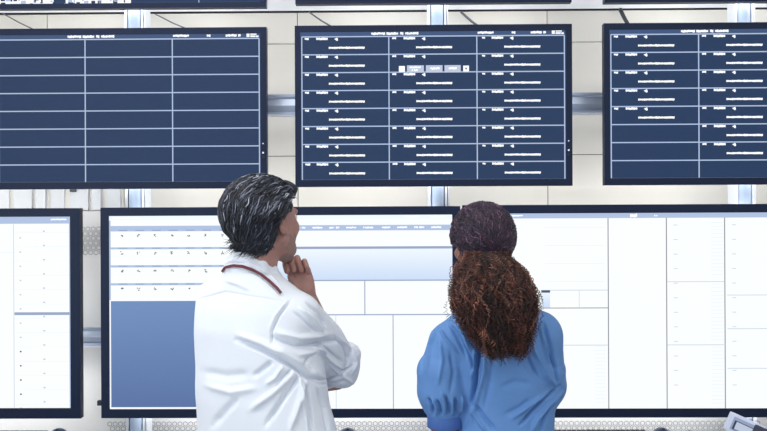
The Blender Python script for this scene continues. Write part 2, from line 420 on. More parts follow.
g = MB(); r = random.Random(2)
for c in range(7):
    for k in range(4):
        x = 19.5 + 16.9 * c; y = (26.5, 44, 62, 80)[k]
        for q in range(5):
            a = x + r.uniform(0, 2.4); b = y + r.uniform(0, 2.6); rect(g, U, a, a + r.uniform(.6, 1.3), b, b + r.uniform(.5, 1.1), 0, 2)
g.build('icons', 'scr_icon', s)
g = MB(); glyphs(g, 12, 40, 14.6 - 4.4, 1.2, U, 0, 3, .0022); glyphs(g, 306, 320, 10, 1.2, U, 0, 4, .0022); glyphs(g, 332, 345, 10, 1.2, U, 0, 4, .0022)
for k in range(9): glyphs(g, 196 + 17 * k, 206 + 17 * k, 20.2, 1.6, U, 0, k, .0022)
g.build('screen_text', 'scr_text', s)
MB().box(-4.6 * U, .2 * U, .005, .03, -199.2 * U, -194.2 * U).build('side_clip', 'housing', t, bevel=.002)
# lower left
t, U = monitor('wall_monitor', 80.2 - 361, 207.6, W, H, (8.5, 8.5, 10, 9), 'big bright screen at the far left, a single short blue bar across it', GB, edge='r')
s = screen(t, U, 8.5, 351, 8.5, 201, 'scr_white'); o = 81.6 - 361
g = MB(); rect(g, U, 8.5, 351, 8.5, 15.5, 0); rect(g, U, 350 - o * 0 - .2, 351, 15.5, 201, 0, 1)
rect(g, U, 15 - o, 71 - o, 104.6, 107.4, 1, 1); rect(g, U, 14 - o, 14.7 - o, 16, 201, 2, 1)
for k in range(13): rect(g, U, 15 - o, 71 - o, 24 + 14.4 * k, 24.6 + 14.4 * k, 3, 0)
rect(g, U, 8.5, 15 - o, 44, 45, 3, 0)
g.build('table_strips', ['scr_blueh', 'scr_strip', 'scr_pale', 'scr_faint'], s)
g = MB()
for k in range(13):
    y = 29 + 14.3 * k; rect(g, U, 20.3 - o, 21.9 - o, y, y + 1.4, k > 7, 1); rect(g, U, 44 - o, 46 - o, y - 6.6, y - 5.2, 0, 1)
g.build('tick_marks', ['scr_btn', 'scr_icon'], s)
g = MB(); glyphs(g, 52 - o, 68 - o, 10.6, 1.4, U, 0, 8, .0022); g.build('screen_text', 'scr_text', s)
# lower right
xr = 463.2
t, U = monitor('wall_monitor', xr, 205.3, W, H + 1, (8.5, 8.5, 8, 9), 'big bright screen on the right, divided into tall columns by grey lines', GB)
s = screen(t, U, 8.5, 353, 8.5, 203.5, 'scr_white'); o = xr; oy = 205.3
g = MB(); rect(g, U, 8.5, 353, 8.5, 13.5, 0)
for xx in (608, 666, 723.8, 781): rect(g, U, xx - .45 - o, xx + .45 - o, 13.5, 203.5, 1, 1)
def hl(a, b, y, m): rect(g, U, a - o, b - o, y - .4 - oy, y + .4 - oy, m, 1)
hl(541, 608, 290.6, 2); hl(541, 608, 308.4, 1); hl(541, 608, 345.5, 2); rect(g, U, 579 - .3 - o, 579.3 - o, 290.6 - oy, 308.4 - oy, 2, 1)
hl(666, 724, 282.5, 2); hl(666, 724, 345.5, 2); hl(726, 781, 296, 2); hl(726, 781, 329.5, 2); hl(726, 781, 369, 2)
for x0, x1, yy in ((594, 605, 347), (710, 722, 220), (710, 722, 285), (710, 722, 348)):
    for k in range(16): 
        y = yy + 3.7 * k
        if y < 406 and (x0 < 600 or y < yy + 58): hl(x0, x1, y, 3)
for k in range(12): hl(673, 677, 226 + 14.5 * k, 4); hl(731, 735, 226 + 14.5 * k, 4)
for k in range(4): hl(545, 604, 228 + 18 * k, 3)
g.build('table_strips', ['scr_blueh', 'scr_grey', 'scr_pale', 'scr_faint', 'scr_pale'], s)
g = MB(); rect(g, U, 541.2 - o, 550 - o, 291 - oy, 308 - oy, 1, 1); rect(g, U, 541.2 - o, 550 - o, 290.6 - oy, 293 - oy, 0, 2)
g.build('small_picture', ['scr_icon', 'scr_grad'], s)
g = MB(); glyphs(g, 630 - o, 637 - o, 9.5, 3.2, U, 0, 3, .0022); glyphs(g, 654 - o, 657 - o, 10.5, 1.4, U, 0, 4, .0022); glyphs(g, 510 - o, 523 - o, 10, 1.4, U, 0, 4, .0022)
g.build('screen_text', 'scr_text', s)

# ------------------------------------------------------------------ desk and things on it
DZ = .79
dk = empty('desk', (0.1, 3.66, 0)); tag(dk, 'long pale desk in front of the screens, carrying keyboards', 'desk')
MB().box(-2.3, 2.3, -.22, .22, DZ - .03, DZ).build('desktop', 'desk', dk, bevel=.004)
for x in (-2.1, 0.0, 2.1):
    MB().box(x - .03, x + .03, -.17, -.11, 0, DZ - .03).build('leg', 'deskleg', dk, bevel=.004)
    MB().box(x - .03, x + .03, .11, .17, 0, DZ - .03).build('leg', 'deskleg', dk, bevel=.004)
def keyboard(xr, lab):
    x = at(xr, 428, 3.8)[0] - .22
    t = empty('keyboard', (x, 3.76, DZ)); tag(t, lab, 'keyboard', 'dark keyboards on the desk')
    MB().prism([(-.07, 0), (-.07, .012), (.07, .030), (.076, .026), (.076, 0)], 'x', -.22, .22).build('case', 'key', t, bevel=.002)
    k = MB()
    for j in range(6):
        y = -.056 + .0225 * j; z = .0135 + (y + .07) / .14 * .018
        n = 22
        for i in range(n):
            a = -.212 + .01935 * i; k.box(a, a + .0158, y - .0085, y + .0085, z - .002, z + .0065)
    k.build('keycaps', 'keycap', t)
def mouse(px, lab, w=.042):
    x = at(px, 428, 3.8)[0]
    t = empty('mouse', (x, 3.79, DZ)); tag(t, lab, 'mouse', 'dark blue mice on the desk')
    bm = bmesh.new(); bmesh.ops.create_uvsphere(bm, u_segments=24, v_segments=14, radius=1)
    for v in bm.verts:
        v.co = Vector((v.co.x * w, v.co.y * .058, max(v.co.z, -.05) * .05 * (1 - .12 * v.co.y) + .003))
    me = bpy.data.meshes.new('body'); bm.to_mesh(me); bm.free(); me.polygons.foreach_set('use_smooth', [True] * len(me.polygons))
    b = link('body', me, 'mouse', t)
    MB().tube([(0, -.026, .0465), (0, -.016, .0475)], .008, 12).build('scroll_wheel', 'keycap', t)
keyboard(48, 'dark keyboard at the far left of the desk')
keyboard(648, 'dark keyboard just right of the woman')
mouse(59.5, 'dark blue mouse below the far left bright screen')
mouse(348, 'dark blue mouse just right of the man in the white coat')
mouse(661, 'dark blue mouse right of the keyboard beside the woman')
# white cable loop by left mouse
p = at(50, 429, 3.8)
cb = MB().tube([(p[0] + .024 * math.cos(a), 3.70 + .012 * math.sin(a), DZ + .004 + .030 * max(0, math.sin(a / 2 + .4))) for a in np.linspace(0, 5.6, 20)], .004, 8)
tag(cb.build('cable_loop', 'soffit', smooth=True), 'white looped cable end between left keyboard and left mouse', 'cable')
p = at(688, 429, 3.8)
kb = empty('knob', (p[0], 3.78, DZ)); tag(kb, 'tiny dark knob on the desk right of the rightmost mouse', 'knob')
MB().tube([(0, 0, 0), (0, 0, .004), (0, 0, .028), (0, 0, .034)], [.016, .007, .006, .008], 14).build('stem', 'keycap', kb)
MB().tube([(0, 0, .032), (0, 0, .037), (0, 0, .041)], [.009, .009, .005], 14).build('cap', 'key', kb)
# desk phone, reclined console
A = at(730, 410.8, 3.66); B = at(776, 431.5, 3.56)
ph = empty('desk_phone', (float((A[0] + B[0]) / 2), 3.62, DZ)); tag(ph, 'pale desk phone with tilted display at the right end of the desk', 'phone')
e1 = Vector(B - A); e1n = e1.normalized()
dn = Vector((-.10, -.30, -1)); dn = (dn - dn.dot(e1n) * e1n).normalized()
nn = e1n.cross(dn).normalized()
if nn.y > 0: nn = -nn
Lh = .072
def slab(mb, u0, u1, v0, v1, n0, n1):
    b = len(mb.v); O = Vector(A) - Vector(ph.location)
    for n_ in (n0, n1):
        for v_ in (v0, v1):
            for u_ in (u0, u1): mb.v.append(tuple(O + e1n * u_ + dn * v_ + nn * n_))
    for q in ((0, 2, 3, 1), (4, 5, 7, 6), (0, 1, 5, 4), (2, 6, 7, 3), (0, 4, 6, 2), (1, 3, 7, 5)):
        mb.f.append(tuple(b + i for i in q)); mb.mi.append(0)
    return mb
LL = e1.length
slab(MB(), 0, LL, 0, Lh, -.035, 0).build('body', 'phone', ph, bevel=.006)
slab(MB(), .024, .112, .012, Lh - .01, -.002, .004).build('fascia', 'phonef', ph, bevel=.0015)
slab(MB(), .032, .106, .024, Lh - .014, .003, .006).build('display_frame', 'phonedark', ph, bevel=.001)
slab(MB(), .040, .104, .027, Lh - .016, .0055, .007).build('display', 'phonescr', ph)
slab(MB(), LL - .072, LL - .02, .006, Lh + .01, .004, .026).build('handset', 'phonedark', ph, bevel=.007)
kp = MB()
for i in range(3):
    for j in range(4): slab(kp, LL - .014 + .0 * i, LL - .004, .008 + .015 * j, .018 + .015 * j, -.001, .003)
kp.build('keypad', 'phonedark', ph)
MB().box(-.06, .08, -.04, .08, 0, .012).box(-.03, .03, .03, .06, .01, .07).build('stand', 'phone', ph, bevel=.004)

# ------------------------------------------------------------------ implicit surfaces for figures
def surfnet(Fd, org, h):
    nx, ny, nz = Fd.shape; S = Fd < 0
    cnt = sum(S[i:nx - 1 + i, j:ny - 1 + j, k:nz - 1 + k].astype(np.int8) for i in (0, 1) for j in (0, 1) for k in (0, 1))
    act = np.argwhere((cnt > 0) & (cnt < 8)); idx = -np.ones((nx - 1, ny - 1, nz - 1), np.int64)
    idx[tuple(act.T)] = np.arange(len(act))
    acc = np.zeros((len(act), 3)); n = np.zeros(len(act))
    cs = [(i, j, k) for i in (0, 1) for j in (0, 1) for k in (0, 1)]
    for a in cs:
        for b in cs:
            if sum(b) - sum(a) == 1 and all(y >= x for x, y in zip(a, b)):
                fa = Fd[tuple((act + a).T)]; fb = Fd[tuple((act + b).T)]; m = (fa < 0) != (fb < 0)
                t = np.where(m, fa / np.where(m, fa - fb, 1), 0)
                acc += np.where(m[:, None], np.array(a) + t[:, None] * (np.array(b) - np.array(a)), 0); n += m
    V = org + h * (act + acc / n[:, None])
    faces = []
    for ax in range(3):
        sl0 = [slice(None)] * 3; sl1 = [slice(None)] * 3; sl0[ax] = slice(0, -1); sl1[ax] = slice(1, None)
        e = np.argwhere(S[tuple(sl0)] != S[tuple(sl1)])
        o1, o2 = [(1, 2), (2, 0), (0, 1)][ax]
        ok = (e[:, o1] > 0) & (e[:, o2] > 0) & (e[:, o1] < Fd.shape[o1] - 1) & (e[:, o2] < Fd.shape[o2] - 1); e = e[ok]
        ins = S[tuple(e.T)]
        def id_(d1, d2):
            q = e.copy(); q[:, o1] -= d1; q[:, o2] -= d2; return idx[tuple(q.T)]
        q = np.stack([id_(1, 1), id_(0, 1), id_(0, 0), id_(1, 0)], 1)
        q[~ins] = q[~ins][:, ::-1]; faces.append(q)
    return V, np.concatenate(faces)
def smin(a, b, k):
    if k <= 0: return np.minimum(a, b)
    hh = np.clip(.5 + .5 * (b - a) / k, 0, 1); return b * (1 - hh) + a * hh - k * hh * (1 - hh)
class Vol:
    def __init__(s, lo, hi, h):
        s.lo = np.array(lo, float); s.h = h; n = np.ceil((np.array(hi) - s.lo) / h).astype(int) + 1
        g = [s.lo[i] + h * np.arange(n[i]) for i in range(3)]
        s.X, s.Y, s.Z = [a.astype(np.float32) for a in np.meshgrid(*g, indexing='ij')]
        s.D = np.full(s.X.shape, 1.0, np.float32)
    def cap(s, a, b, ra, rb=None):
        rb = ra if rb is None else rb; a = np.array(a, float); b = np.array(b, float); d = b - a; L = max(d @ d, 1e-9)
        px, py, pz = s.X - a[0], s.Y - a[1], s.Z - a[2]
        t = np.clip((px * d[0] + py * d[1] + pz * d[2]) / L, 0, 1)
        return np.sqrt((px - t * d[0]) ** 2 + (py - t * d[1]) ** 2 + (pz - t * d[2]) ** 2) - (ra + t * (rb - ra))
    def ell(s, c, r, Rm=None):
        px, py, pz = s.X - c[0], s.Y - c[1], s.Z - c[2]
        if Rm is not None:
            px, py, pz = [px * q[0] + py * q[1] + pz * q[2] for q in Rm]
        k0 = np.sqrt((px / r[0]) ** 2 + (py / r[1]) ** 2 + (pz / r[2]) ** 2)
        k1 = np.sqrt((px / r[0] ** 2) ** 2 + (py / r[1] ** 2) ** 2 + (pz / r[2] ** 2) ** 2) + 1e-9
        return k0 * (k0 - 1) / k1
    def loft(s, secs, yaw=0, p=2.4):   # secs: (z, cx, cy, ax, ay), z rising
        A = np.array(sorted(secs)); z = A[:, 0]
        zz = np.linspace(z[0], z[-1], 200)
        cols = []
        for j in range(1, 5):
            v = np.interp(zz, z, A[:, j]); kk = np.exp(-np.linspace(-2, 2, 17) ** 2); kk /= kk.sum()
            v = np.convolve(np.pad(v, 8, mode='edge'), kk, mode='valid'); cols.append(np.interp(s.Z, zz, v).astype(np.float32))
        cx, cy, ax, ay = cols; c, si = math.cos(yaw), math.sin(yaw)
        u = (s.X - cx) * c + (s.Y - cy) * si; v = -(s.X - cx) * si + (s.Y - cy) * c
        rr = (np.abs(u / ax) ** p + np.abs(v / ay) ** p) ** (1 / p)
        d = (rr - 1) * np.minimum(ax, ay)
        return np.maximum(d, np.maximum(z[0] - s.Z, s.Z - z[-1]))
    def add(s, d, k=0.): s.D = smin(s.D, d, k); return s
    def sub(s, d, k=0.): s.D = -smin(-s.D, d, k); return s
    def mesh(s): 
        s.D[0] = s.D[-1] = 1; s.D[:, 0] = s.D[:, -1] = 1; s.D[:, :, 0] = s.D[:, :, -1] = 1
        return surfnet(s.D, s.lo, s.h)
def laplace(V, Fc, it=1, lam=.5):
    E = np.concatenate([Fc[:, [0, 1]], Fc[:, [1, 2]], Fc[:, [2, 3]], Fc[:, [3, 0]]])
    E = np.concatenate([E, E[:, ::-1]])
    for _ in range(it):
        n = np.bincount(E[:, 0], minlength=len(V)); S = np.stack([np.bincount(E[:, 0], V[E[:, 1], j], len(V)) for j in range(3)], 1)
        V = V + lam * (S / np.maximum(n, 1)[:, None] - V)
    return V
def normals(V, Fc):
    n = np.cross(V[Fc[:, 2]] - V[Fc[:, 0]], V[Fc[:, 3]] - V[Fc[:, 1]])
    N = np.zeros_like(V)
    for j in range(4):
        for a in range(3): N[:, a] += np.bincount(Fc[:, j], n[:, a], len(V))
    return N / (np.linalg.norm(N, axis=1)[:, None] + 1e-12)
def npmesh(name, V, Fc, m, parent, col=None, mi=None):
    me = bpy.data.meshes.new(name); me.vertices.add(len(V)); me.vertices.foreach_set('co', V.astype(np.float32).ravel())
    k = Fc.shape[1]; me.loops.add(Fc.size); me.loops.foreach_set('vertex_index', Fc.astype(np.int32).ravel())
    me.polygons.add(len(Fc)); me.polygons.foreach_set('loop_start', np.arange(0, Fc.size, k, dtype=np.int32)); me.polygons.foreach_set('loop_total', np.full(len(Fc), k, np.int32))
    if mi is not None: me.polygons.foreach_set('material_index', mi.astype(np.int32))
    me.polygons.foreach_set('use_smooth', np.ones(len(Fc), bool)); me.update(calc_edges=True)
    if col is not None:
        a = me.color_attributes.new('Col', 'FLOAT_COLOR', 'POINT'); a.data.foreach_set('color', np.concatenate([col, np.ones((len(V), 1))], 1).astype(np.float32).ravel())
    return link(name, me, m, parent, world=True)
def tubes(P, rad, n=4):      # P (S,K,3), rad (S,K)
    S, K, _ = P.shape; T = np.gradient(P, axis=1); T /= np.linalg.norm(T, axis=2, keepdims=True) + 1e-9
    up = np.array([.31, -.9, .28]); A_ = np.cross(T, up); A_ /= np.linalg.norm(A_, axis=2, keepdims=True) + 1e-9; B_ = np.cross(T, A_)
    an = 2 * np.pi * np.arange(n) / n
    V = P[:, :, None] + rad[:, :, None, None] * (np.cos(an)[None, None, :, None] * A_[:, :, None] + np.sin(an)[None, None, :, None] * B_[:, :, None])
    base = (np.arange(S)[:, None, None] * K + np.arange(K - 1)[None, :, None]) * n; k = np.arange(n)[None, None]
    k2 = (k + 1) % n
    Fc = np.stack([base + k, base + k2, base + n + k2, base + n + k], -1).reshape(-1, 4)
    return V.reshape(-1, 3), Fc
def wrinkle(V, Fc, folds, depth_lim=None):
    """fold lines: (points on the surface given as photo positions, width m, amplitude m); back-facing side untouched"""
    N = normals(V, Fc); x, y = to_px(V); sc = F / V[:, 1]; vis = np.clip(-N[:, 1] * 2.5, 0, 1)
    disp = np.zeros(len(V))
    for pts, wd, am in folds:
        wd, am = wd * 1.0, am * 1.5
        pts = np.array(pts, float); best = np.full(len(V), 1e9); tp = np.zeros(len(V)); n = len(pts) - 1
        for i in range(n):
            a, b = pts[i], pts[i + 1]; d = b - a; t = np.clip(((x - a[0]) * d[0] + (y - a[1]) * d[1]) / (d @ d), 0, 1)
            ds = np.hypot(x - a[0] - t * d[0], y - a[1] - t * d[1]); m = ds < best; best[m] = ds[m]; tp[m] = ((i + t) / n)[m]
        w_ = wd * sc; env = np.clip(np.sin(np.pi * np.clip(tp * .9 + .05, 0, 1)) * 1.6, 0, 1)
        disp += am * np.exp(-(best / w_) ** 2) * env
    return V + N * (disp * vis)[:, None]
def noise3(P, f, seed):
    r = np.random.default_rng(seed); o = np.zeros(len(P))
    for _ in range(7):
        k = r.normal(size=3); k *= f * r.uniform(.6, 1.4) / np.linalg.norm(k); o += np.sin(P @ k + r.uniform(0, 6.28) + 1.2 * np.sin(P @ (k[[2, 0, 1]] * .6)))
    return o / 7
YP = 3.0
def P_(px, py, d=0.): return at(px, py, YP + d)

def frame(yaw, pitch=0, roll=0):       # rows: right, forward, up ; yaw turns forward towards +X
    Mx = Matrix.Rotation(-yaw, 3, 'Z') @ Matrix.Rotation(pitch, 3, 'X') @ Matrix.Rotation(roll, 3, 'Y')
    return np.array(Mx).T             # rows = axes in world
def head_vol(c, Fr, jaw=1.0, ears=(1, -1), h=.0026, neck=None):
    c = np.array(c); W = lambda r, f, u: c + r * Fr[0] + f * Fr[1] + u * Fr[2]
    v = Vol(c - [.15, .15, .27], c + [.15, .15, .16], h)
    v.add(v.ell(W(0, -.012, .03), (.074, .094, .085), Fr))
    v.add(v.ell(W(0, .035, -.035), (.058 * jaw, .058, .085), Fr), .03)
    for s in (1, -1):
        v.add(v.cap(W(s * .052 * jaw, .0, -.055), W(s * .045 * jaw, .035, -.088), .017, .016), .025)
        v.add(v.cap(W(s * .045 * jaw, .035, -.088), W(s * .008, .078, -.108), .016, .018), .02)
        v.add(v.ell(W(s * .045, .062, -.025), (.018, .016, .016), Fr), .02)
        v.sub(v.ell(W(s * .031, .100, .004), (.016, .016, .011), Fr), .012)
    v.add(v.cap(W(-.034, .086, .022), W(.034, .086, .022), .009), .014)
    v.add(v.cap(W(0, .090, .008), W(0, .112, -.030), .007, .010), .010)
    v.add(v.ell(W(0, .104, -.036), (.017, .012, .009), Fr), .006)
    v.add(v.ell(W(0, .091, -.062), (.023, .010, .006), Fr), .005); v.add(v.ell(W(0, .090, -.072), (.019, .010, .006), Fr), .004)
    for s in ears:
        Re = frame(0, R(-12), 0) @ Fr if False else Fr
        v.add(v.ell(W(s * .078, -.019, -.008), (.010, .018, .033), Re), .006)
        v.sub(v.ell(W(s * .087, -.016, -.008), (.007, .010, .021), Re), .004)
        v.add(v.cap(W(s * .077, -.009, -.036), W(s * .075, -.011, -.030), .007), .004)
    if neck is not None:
        v.add(v.cap(W(0, -.022, -.05), neck[0], neck[1], neck[2]), .02)
    return v, W
def eye_balls(W, Fr):
    Vs, Fs, Ms = [], [], []; off = 0
    for s in (1, -1):
        c = W(s * .031, .080, .004)
        for (cc, r, mi) in ((c, .0125, 1), (c + Fr[1] * .0065, .0068, 2)):
            u = np.linspace(0, np.pi, 9); a = np.linspace(0, 2 * np.pi, 13)[:-1]
            g = np.array([[np.sin(i) * np.cos(j), np.sin(i) * np.sin(j), np.cos(i)] for i in u for j in a]) * r + cc
            f = np.array([[i * 12 + j, (i + 1) * 12 + j, (i + 1) * 12 + (j + 1) % 12, i * 12 + (j + 1) % 12] for i in range(8) for j in range(12)])
            Vs.append(g); Fs.append(f + off); Ms.append(np.full(len(f), mi)); off += len(g)
    return np.concatenate(Vs), np.concatenate(Fs), np.concatenate(Ms)
def merge(parts):
    Vs, Fs, Ms = [], [], []; off = 0
    for (v, f, m) in parts:
        Vs.append(v); Fs.append(f + off); Ms.append(np.full(len(f), m) if np.isscalar(m) else m); off += len(v)
    return np.concatenate(Vs), np.concatenate(Fs), np.concatenate(Ms)
def hand_vol(wrist, palmdir, side, nrm, h=.0022, curl=(.5, .9, .7), fr_from=None, fr=.036, spread=.0185, size=1.0, thumb=None, fat=1.0):
    """wrist point; palmdir towards knuckles; side towards the thumb; nrm = direction the palm faces"""
    d = np.array(palmdir, float); d /= np.linalg.norm(d); s = np.array(side, float); s -= d * (s @ d); s /= np.linalg.norm(s)
    n = np.cross(d, s); n /= np.linalg.norm(n)
    if n @ np.array(nrm) < 0: n = -n
    wrist = np.array(wrist); pts = [wrist] + ([np.array(fr_from)] if fr_from is not None else [])
    lo = np.min(pts, 0) - .15; hi = np.max(pts, 0) + .15
    lo = np.maximum(lo, wrist - .20); hi = np.minimum(hi, wrist + .20)
    v = Vol(lo, hi, h); z = size
    kn = []
    for i, off in enumerate((1.5, .5, -.5, -1.5)):
        L = (.082, .085, .081, .073)[i] * z
        k = wrist + d * L + s * off * spread * z - n * (.003 if i in (1, 2) else 0)
        kn.append(k); v.add(v.cap(wrist + d * .012 + s * off * .010, k, .014 * z, .0105 * z), .012)
    v.add(v.ell(wrist + d * .045 * z + n * .004, (.036 * z, .046 * z, .014 * z), np.array([s, d, n])), .012)
    v.add(v.ell(wrist + d * .035 * z + s * .024 * z + n * .010, (.018 * z, .030 * z, .014 * z), np.array([s, d, n])), .008)   # thenar
    v.add(v.ell(wrist + d * .04 * z - s * .024 * z + n * .008, (.012 * z, .032 * z, .011 * z), np.array([s, d, n])), .008)
    for i, k in enumerate(kn):
        Ls = ((.043, .026, .020), (.047, .029, .021), (.044, .027, .021), (.034, .021, .019))[i]; ang = 0; p = k
        r0 = (.0095, .0098, .0092, .0082)[i] * z * fat
        fd = v.cap(p - d * .008, p, r0, r0)
        for j in range(3):
            ang += curl[j] * (1 + .08 * (i - 1.5)); dd = d * math.cos(ang) + n * math.sin(ang) - s * .03 * (i - 1)
            q = p + dd * Ls[j] * z; fd = np.minimum(fd, v.cap(p, q, r0 - .0006 * j, r0 - .0006 * (j + 1))); p = q
        v.add(fd, .0025)
    tb = wrist + d * .025 * z + s * .026 * z + n * .008
    if thumb is None: thumb = (s * .6 + d * .75 + n * .3, d * .95 + s * .1 + n * .25)
    t1 = tb + thumb[0] / np.linalg.norm(thumb[0]) * .044 * z; t2 = t1 + thumb[1] / np.linalg.norm(thumb[1]) * .030 * z
    v.add(v.cap(tb, t1, .014 * z, .0115 * z), .006); v.add(v.cap(t1, t2, .0112 * z, .0095 * z), .004)
    if fr_from is not None:
        fa = np.array(fr_from); v.add(v.cap(wrist + d * .01, wrist + (fa - wrist) * min(1, .17 / np.linalg.norm(fa - wrist)), .026 * z, fr * .9), .018)
    return v
def ell_surf_strands(c, Fr, r, seeds, flow, steps, step, wave, lift, rngl):
    """strands combed over an ellipsoid; returns (S,K,3)"""
    p = seeds.copy(); out = []; S = len(p)
    ph = rngl.uniform(0, 6.28, S); fq = rngl.uniform(.7, 1.3, S); lf = lift * rngl.uniform(.2, 1.0, S)
    for k in range(steps):
        q = p / r; nrm_ = q / r; nrm_ /= np.linalg.norm(nrm_, axis=1)[:, None]
        out.append((p + nrm_ * (lf * (np.sin(np.pi * min(1, k / (steps - 1)) ) * .9 + .15))[:, None]) @ Fr + c)
        d = flow(p, k); d -= nrm_ * (d * nrm_).sum(1)[:, None]; d /= np.linalg.norm(d, axis=1)[:, None] + 1e-9
        sd = np.cross(nrm_, d); d = d + sd * (wave * np.sin(ph + fq * k * .75))[:, None]; d /= np.linalg.norm(d, axis=1)[:, None]
        p = p + d * step[:, None]; p = p / np.linalg.norm(p / r, axis=1)[:, None]
    return np.stack(out, 1)

# ================================================================== MAN
HX = P_(262, 219)
man = empty('person', (float(HX[0]), YP, 0))
tag(man, 'person with short greying dark hair, white lab coat and burgundy lanyard, hand at chin', 'person')
Fm = frame(R(34), R(2), 0)
SC = 1.08
hc = P_(267, 220, 0)
v, Wm = head_vol(hc, Fm, 1.12, neck=(P_(256, 278, -.012), .052, .058))
Vh, Fh = v.mesh(); Vh = laplace(Vh, Fh, 2)
loc = (Vh - hc) @ Fm.T; Vh = hc + (Vh - hc) * SC; ctr = loc[Fh].mean(1)
mi = np.zeros(len(Fh), int)
st = (ctr[:, 2] + .016 * noise3(ctr, 260, 3) < -.045) & (ctr[:, 2] > -.135) & (ctr[:, 1] + .016 * noise3(ctr, 240, 4) > .008) & ~((np.abs(ctr[:, 0]) < .02) & (ctr[:, 2] > -.075) & (ctr[:, 1] > .09)); mi[st] = 3
mi[(np.abs(ctr[:, 0]) < .024) & (ctr[:, 2] < -.056) & (ctr[:, 2] > -.079) & (ctr[:, 1] > .092)] = 4
ev = eye_balls(Wm, Fm); parts = [(Vh, Fh, mi), (hc + (ev[0] - hc) * SC, ev[1], ev[2])]
# left hand at the chin: palm towards the viewer
wr = P_(306.5, 294, .12)
hv = hand_vol(wr, P_(297, 266, .125) - wr, P_(280, 274, .12) - P_(300, 268, .12), np.array([-.15, -1, -.1]), curl=(.45, 1.95, .75), fr_from=P_(330, 345, .18), size=1.0, fat=1.2,
              thumb=(np.array([-.35, -.1, .9]), np.array([-.05, .25, 1.0])))
Vx, Fx = hv.mesh(); parts.append((laplace(Vx, Fx, 1), Fx, 0))
# right hand tucked in front, forearm showing under the rolled cuff
wr2 = P_(262, 392, .27)
hv = hand_vol(wr2, P_(236, 378, .27) - wr2, np.array([0, 0, 1]), np.array([0, 1, .1]), h=.003, curl=(.3, .5, .4), fr_from=P_(338, 382, .2))
Vx, Fx = hv.mesh(); parts.append((laplace(Vx, Fx, 1), Fx, 0))
bv = Vol(P_(180, 470, -.25) - [.05, 0, .98], P_(380, 262, .4), .008)
zb = lambda py: P_(260, py)[2]
# bare arms, torso and legs (under the clothes)
bv.add(bv.cap(P_(336, 378, .17), wr2, .040, .028)); bv.add(bv.cap(P_(322, 352, .21), wr, .036, .026))
bv.add(bv.loft([(.86, HX[0], YP + .02, .14, .10), (1.1, HX[0], YP + .02, .14, .09), (1.36, HX[0] - .01, YP + .02, .16, .09), (1.44, P_(252, 0)[0], YP, .07, .06)], R(-35)), .04)
for s_ in (1, -1):
    hp = np.array([HX[0] + s_ * .09 * math.cos(R(35)), YP + .02 - s_ * .09 * math.sin(R(35)), .9]); an = hp + [s_ * .01, .0, -.80]
    bv.add(bv.cap(hp, an, .075, .035), .02)
Vx, Fx = bv.mesh(); parts.append((laplace(Vx, Fx, 1), Fx, 0))
Vb, Fb, Mb_ = merge(parts)
npmesh('body', Vb, Fb, ['skin_m', 'eyew', 'iris', 'stubble', 'lip'], man, mi=Mb_)

# coat
cv = Vol(P_(176, 440, -.26) - [0, 0, .36], P_(376, 243, .40), .0036)
CXm = lambda px, d=0.: P_(px, 380, d)[0]
sec = [(zb(431) - .30, CXm(266), YP + .03, .268, .180), (zb(431), CXm(263), YP + .03, .256, .162), (zb(400), CXm(256), YP + .03, .252, .158), (zb(360), CXm(251), YP + .03, .254, .152),
       (zb(330), CXm(246), YP + .025, .253, .140), (zb(308), CXm(243), YP + .02, .236, .122), (zb(292), CXm(244), YP + .01, .188, .100), (zb(280), CXm(248), YP + .0, .120, .084), (zb(268), CXm(247), YP - .0, .078, .074)]
cv.add(cv.loft(sec, R(-35), 2.3))
shR = P_(299, 316, -.075); shL = P_(206, 312, .08); elR = P_(338, 364, .10); elL = P_(322, 352, .21)
nk = P_(249, 283, 0)
cv.add(cv.cap(nk, shR, .050, .058), .05); cv.add(cv.cap(nk, shL, .058, .066), .05)
cv.add(cv.cap(shL, elL, .064, .055), .03); cv.add(cv.cap(elL, P_(318, 330, .17), .052, .044), .02)
arm = np.minimum(cv.cap(shR, P_(322, 342, .02), .068, .072), cv.cap(P_(322, 342, .02), elR, .072, .066))
arm = smin(arm, cv.cap(elR, P_(318, 374, .20), .066, .060), .02)
cv.add(arm, .016)
# rolled cuff: two rings round the elbow end
ca = P_(343, 361, .08)
axd = (P_(352, 372, .13) - P_(322, 342, .02)); axd /= np.linalg.norm(axd)
cv.add(cv.cap(P_(348, 355, .09), P_(342.5, 372, .10), .043, .052), .008)
# collar: a standing band round the neck with a turned-down leaf
cpts = [(284, 290, .05), (282, 281, .01), (275, 269, -.030), (263, 259, -.060), (248, 254, -.068), (235, 255, -.052), (229, 259, -.010), (231, 264, .04)]
for a_, b_ in zip(cpts[:-1], cpts[1:]):
    A1, B1 = P_(*a_), P_(*b_); o1 = np.array([0, -.004, -.040])
    band = smin(cv.cap(A1, B1, .0075), cv.cap(A1 + o1, B1 + o1, .016), .02)
    band = np.minimum(band, cv.cap((A1 * .6 + (A1 + o1) * .4), (B1 * .6 + (B1 + o1) * .4), .012))
    cv.add(band, .008)
cv.sub(cv.cap(P_(262, 230, -.0), P_(254, 262, .012), .055, .050), .003)
Vc, Fc = cv.mesh(); Vc = laplace(Vc, Fc, 2)
Nc = normals(Vc, Fc)
Vc = Vc + Nc * (.0035 * noise3(Vc, 22, 1) + .0015 * noise3(Vc, 55, 2))[:, None]
